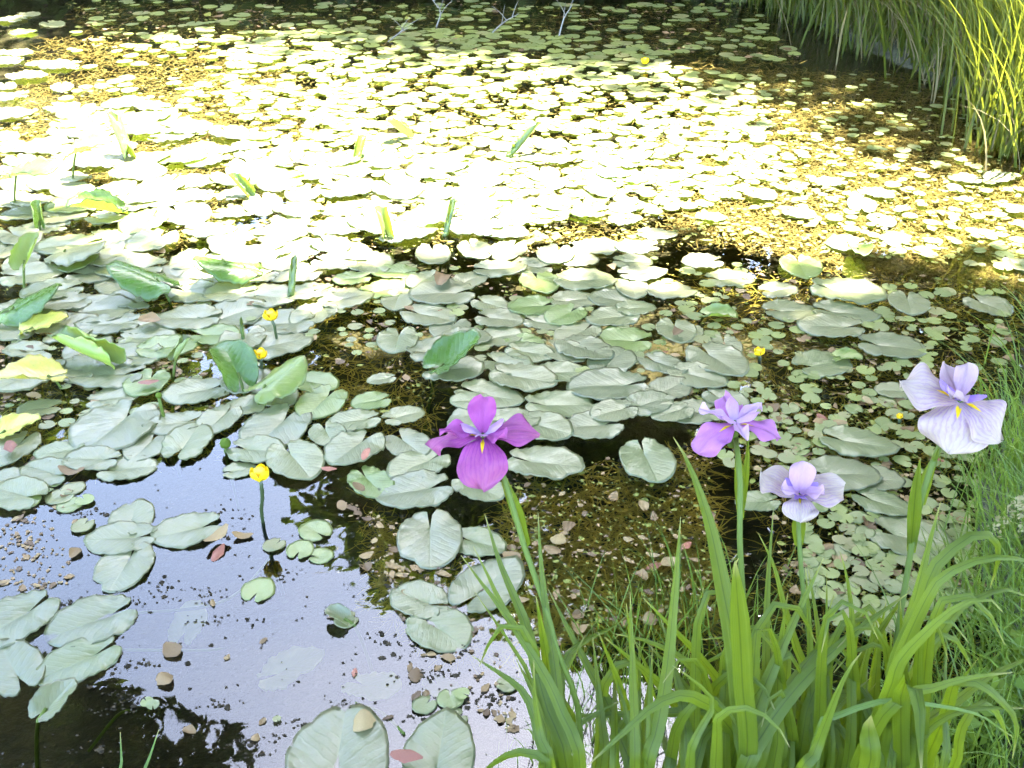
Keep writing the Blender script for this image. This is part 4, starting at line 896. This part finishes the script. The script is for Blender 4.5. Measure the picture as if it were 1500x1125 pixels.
# reed tussocks on the far right bank
REEDS = [(1135,-5,.9),(1180,10,1.0),(1225,25,1.1),(1265,42,1.1),(1305,60,1.2),(1345,75,1.2),(1385,88,1.25),(1420,100,1.2),(1455,130,1.1),(1490,165,1.1),(1520,215,1.0),(1290,10,1.3),(1360,30,1.3),(1430,55,1.3),(1500,100,1.3)]
for i, (px, py, h) in enumerate(REEDS):
    rg = np.random.default_rng(500 + i); p = P(px, py, 0.0)
    root = empty('reed_tussock', (p[0], p[1], 0.0)); tag(root, 'tall green reed tussock crowded along the far bank', 'reeds', 'reed tussocks along the far bank')
    V, F, UV = tuft_geo(300, h * .45, h, .42, .011, rg, (-.06, -.03), .28); o = ob('blades', mesh('blades', V, F, M['reed'], UV), root); o['kind'] = 'stuff'
    V, F, UV = tuft_geo(60, h * .25, h * .6, .45, .008, rg, (-.15, -.12), .6); o = ob('dry_blades', mesh('dry_blades', V, F, M['straw'], UV), root); o['kind'] = 'stuff'
for i, (pts, mat, w) in enumerate([([(1480,170),(1455,110),(1436,112),(1415,135)], 'straw', .014), ([(1485,180),(1462,118),(1450,125),(1446,150)], 'straw', .016),
                              ([(1300,70),(1380,14),(1420,20),(1430,32)], 'straw', .010), ([(1215,75),(1220,30),(1214,0)], 'reed', .010), ([(1225,95),(1232,50),(1242,10)], 'straw', .010)]):
    p0 = P(*pts[0]); root = empty('reed_stalk', tuple(p0)); tag(root, 'single bent reed blade leaning out over the far water', 'reed', 'bent reed blades')
    K = [Q(a, b, p0[1] - .05 * k) - p0 for k, (a, b) in enumerate(pts)]; K[0] = K[0] - (0, 0, .03)
    V, F, UV = blade_geo([k + p0 for k in K], w, 0, 10, 16); ob('blade', mesh('blade', np.array(V) - p0, F, M[mat], UV), root)
# grass along the near right bank, and shoots standing in the shallow water
def tuft(px, py, n, h0, h1, spread, w, seed, label, group, mat='grass', lean=(-.1, 0), z=None, name='grass_tuft', droop=.6):
    rg = np.random.default_rng(seed); p = P(px, py); zz = max(-.03, float(ground_z(np.array([[p[0]]]), np.array([[p[1]]]))[0, 0])) if z is None else z
    root = empty(name, (p[0], p[1], zz)); tag(root, label, 'grass', group)
    V, F, UV = tuft_geo(n, h0, h1, spread, w, rg, lean, droop); o = ob('blades', mesh('blades', V, F, M[mat], UV), root); o['kind'] = 'stuff'
    return root
BG = 'thick green grass tuft on the bank beyond the white iris'
for i, (px, py) in enumerate([(1490,620),(1500,680),(1470,720),(1510,760),(1480,800),(1520,840),(1460,850),(1490,900),(1530,940),(1470,960),(1500,1010),(1450,1030),(1530,1080),(1480,1100),(1420,1090),(1540,700),(1560,850),(1560,1000),(1400,1130),(1450,1160),(1360,1160),(1530,560),(1550,500)]):
    tuft(px, py, 60, .10, .34, .16, .005, 600 + i, BG, 'grass tufts on the near bank', lean=(-.22, 0))
WG = 'thin green grass shoots standing in shallow water among the iris'
for i, (px, py, n, h) in enumerate([(880,960,18,.22),(930,930,22,.30),(960,900,20,.30),(900,1020,20,.25),(850,1060,18,.18),(985,960,20,.3),(1020,920,18,.3),(1060,900,16,.28),(1000,1010,20,.25),(940,1060,22,.2),(1110,960,14,.25),(1010,860,12,.26),(1150,900,12,.22),(1260,960,12,.2),(1340,960,14,.2),(1380,1000,20,.2),(1400,900,16,.2),(1420,830,14,.2),(1440,780,16,.22),(870,1100,20,.2),(905,1085,20,.22),(950,1110,22,.2),(985,1080,20,.24),(1020,1105,20,.2),(845,1125,16,.16),(800,1110,16,.14),(760,1120,10,.10),(1440,700,18,.2),(1420,640,10,.15)]):
    tuft(px, py, n, h * .5, h, .14, .0032, 700 + i, WG, 'grass shoots in the shallows', lean=(-.05, -.03), droop=.35)
for i, (px, py) in enumerate([(1455,860),(1475,880),(1495,870),(1440,880)]):
    p = P(px, py); root = empty('seeding_grass', (p[0], p[1], 0)); tag(root, 'grass stem with straw coloured seed head on the bank', 'grass', 'seeding grass stems'); rg = np.random.default_rng(800 + i)
    ob('stem', mesh('stem', *tube([(0, 0, -.03), (.01, 0, .15), (-.01, .01, .30)], [.0016, .0014, .001], 8, 5), M['stem']), root)
    V, F = leaf_cloud(np.array([(-.01 + .01 * k, .01, .19 + .018 * k) for k in range(9)]), np.full(9, .02), 14, .011, rg, 1.0); o = ob('seed_head', mesh('seed_head', V, F, M['seed']), root)
# two young blades rising at the near edge below the sky reflection
for pts, lab in [([(172,1160),(178,1125),(176,1072)], 'upright young grass blade at the near water edge'), ([(205,1165),(215,1122),(233,1068)], 'leaning young grass blade at the near water edge')]:
    b = np.array([Q(pts[0][0], 1150, 1.05)[0], 1.03, .0]); root = empty('young_grass', tuple(b)); tag(root, lab, 'grass')
    add_blade(root, pts, .009, 1.05, 1.1, (10, 10), 'grass', 'leaf', n=14)
# leafy weeds on the bank under the iris
for i, (px, py) in enumerate([(1470,1020),(1490,1045),(1400,1110),(1450,1080),(1500,960)]):
    p = P(px, py); rg = np.random.default_rng(850 + i); root = empty('leafy_weed', (p[0], p[1], 0)); tag(root, 'low leafy weed in the bank grass under the arching iris leaves', 'weed', 'leafy weeds in the bank grass')
    ob('stem', mesh('stem', *tube([(0, 0, -.03), (.01, 0, .06), (0, .01, .14)], [.002, .002, .001], 6, 5), M['stem']), root)
    V, F = leaf_cloud(np.array([(0, 0, .05), (.02, 0, .08), (-.02, .01, .11), (0, 0, .14)]), np.full(4, .05), 9, .035, rg, .6); ob('crown', mesh('crown', V, F, M['herb']), root)
# dead branches sticking out of the far water
for K, lab in [([(630,40,-.05),(645,22,.05),(640,5,.22)], 'pale dead branch standing in the far dark water'), ([(700,50,-.05),(735,35,.05),(760,20,.12)], 'slanting pale twig in the far dark water'), ([(815,55,-.05),(825,30,.1),(838,8,.25)], 'leaning pale stick in the far dark water'), ([(545,62,-.04),(580,52,.04),(600,40,.06)], 'low dead twig lying on the far water')]:
    p0 = P(K[0][0], K[0][1]); pts = [Q(a, b, p0[1] + .03 * i) if i else np.array([p0[0], p0[1], -.08]) for i, (a, b, c) in enumerate(K)]
    root = empty('dead_branch', tuple(p0)); tag(root, lab, 'branch', 'dead branches in the pond'); ob('limb', mesh('limb', np.array((g := tube(pts, [.007, .005, .002], 10, 6))[0]) - p0, g[1], M['pale_bark']), root)
    for s in range(3):
        b = pts[1] * (1 - s * .3) + pts[2] * s * .3; e = b + np.array([random.gauss(0, .12), random.gauss(0, .05), .08 + .06 * random.random()])
        ob('twig', mesh('twig', np.array((g := tube([b, (b + e) / 2 + (0, 0, .01), e], [.003, .002, .001], 6, 5))[0]) - p0, g[1], M['pale_bark']), root)

# ------------------------------------------------------------------ labels: which pad lies beside what
MARKS = [((110,520),'the rolled pale green leaf'),((370,560),'the glossy leaf pair'),((655,530),'the emerald veined leaf'),((396,490),'the tall-stalked yellow flower'),((383,750),'the sky-reflection yellow flower'),((1113,525),'the low yellow flower'),
 ((185,232),'the upright folded leaf'),((562,345),'the upright bright green leaf'),((528,230),'the glowing upright leaf cluster'),((757,228),'the slanting sunlit spear leaf'),((428,430),'the pale spear leaf'),((655,340),'the dark spear leaf'),((360,290),'the dark turned-up sunlit leaf'),
 ((165,315),'the cupped dark leaf'),((45,300),'the bare-stalked leaf'),((225,435),'the humped dark-hollowed leaf'),((265,540),'the little cream-edged leaf'),((70,570),'the drooping yellow leaf'),((945,95),'the far yellow flower'),((708,690),'the magenta iris flower'),
 ((1075,660),'the pink iris flower'),((1170,745),'the pale upward iris flower'),((1400,640),'the white-lilac iris flower'),((1203,535),'the solitary oval pad'),((1255,375),'the sunlit folded heart leaf'),((1400,140),'the bent reed blades'),((1200,60),'the reed tussocks'),
 ((640,30),'the standing dead branch'),((825,45),'the leaning pale stick'),((330,658),'the green fruit capsule'),((238,610),'the thin-stalked green bud'),((260,150),'the reedless golden weed patch'),((1250,220),'the reed-side golden weed'),((900,560),'the open weed pool'),((850,190),'the bright strip middle'),((1000,150),'the reed-side strip end'),((600,120),'the bright strip far edge')]
MP = [(P(*m)[:2], t) for m, t in MARKS]
def near(o):
    p = np.array(o.location[:2]); d = [np.linalg.norm(p - m) for m, _ in MP]; k = int(np.argmin(d)); v = p - MP[k][0]
    side = ('reed side', 'far-bank side', 'open-end side', 'near-bank side')[int(((math.degrees(math.atan2(v[1], v[0])) + 45) % 360) // 90)]
    return MP[k][1], side
for o in list(COL.objects):
    g = o.get('group'); lab = o.get('label', '')
    if g == 'lily pads floating on the pond' and lab in (GL, GS) or lab.startswith('fresher green'):
        L = o.scale[0]; sz = 'small' if L < .16 else 'large' if L > .22 else 'medium'; t, d = near(o)
        tip = (math.degrees(o.rotation_euler[2]) + 90) % 360
        tt = ('reeds', 'far bank', 'open end', 'near bank')[int(((tip + 45) % 360) // 90)]
        tone = 'sunlit white' if lab == GS else 'fresh green' if lab.startswith('fresher') else 'grey-green'
        o['label'] = f"{sz} {tone} lily pad near {t}, tip to the {tt}"
    elif g == 'small round floating pads':
        sz = 'tiny' if o.scale[0] < .05 else 'small' if o.scale[0] < .085 else 'palm-sized'; tone = 'yellow-green' if lab == SL['s'] else 'sunlit white' if lab == SL['l'] else 'dull green'
        o['label'] = f"{sz} {tone} round floating pad, {near(o)[1]} of {near(o)[0]}"
    elif lab == DL: o['label'] = f"small tan dead leaf afloat, {near(o)[1]} of {near(o)[0]}"
ORD = 'first second third fourth fifth sixth seventh eighth ninth tenth eleventh twelfth thirteenth fourteenth fifteenth sixteenth seventeenth eighteenth nineteenth twentieth twenty-first twenty-second twenty-third twenty-fourth twenty-fifth twenty-sixth twenty-seventh twenty-eighth twenty-ninth thirtieth'.split()
for g, ref, txt in [('reed tussocks along the far bank', P(1480, 175), 'reed tussock, {} closest to the pale bent reed blades'), ('grass tufts on the near bank', P(1465, 870), 'thick bank grass tuft, {} closest to the seeding grass stems'),
                    ('grass shoots in the shallows', P(1090, 900), 'thin grass shoots in shallow water, {} closest to the pink iris stem'), ('shrubs along the far bank', P(640, 30), 'dark far-bank shrub, {} closest to the standing dead branch')]:
    m = sorted([o for o in COL.objects if o.get('group') == g], key=lambda o: np.linalg.norm(np.array(o.location[:2]) - ref[:2]))
    for k, o in enumerate(m): o['label'] = txt.format(ORD[k]) if k < len(ORD) else o['label']
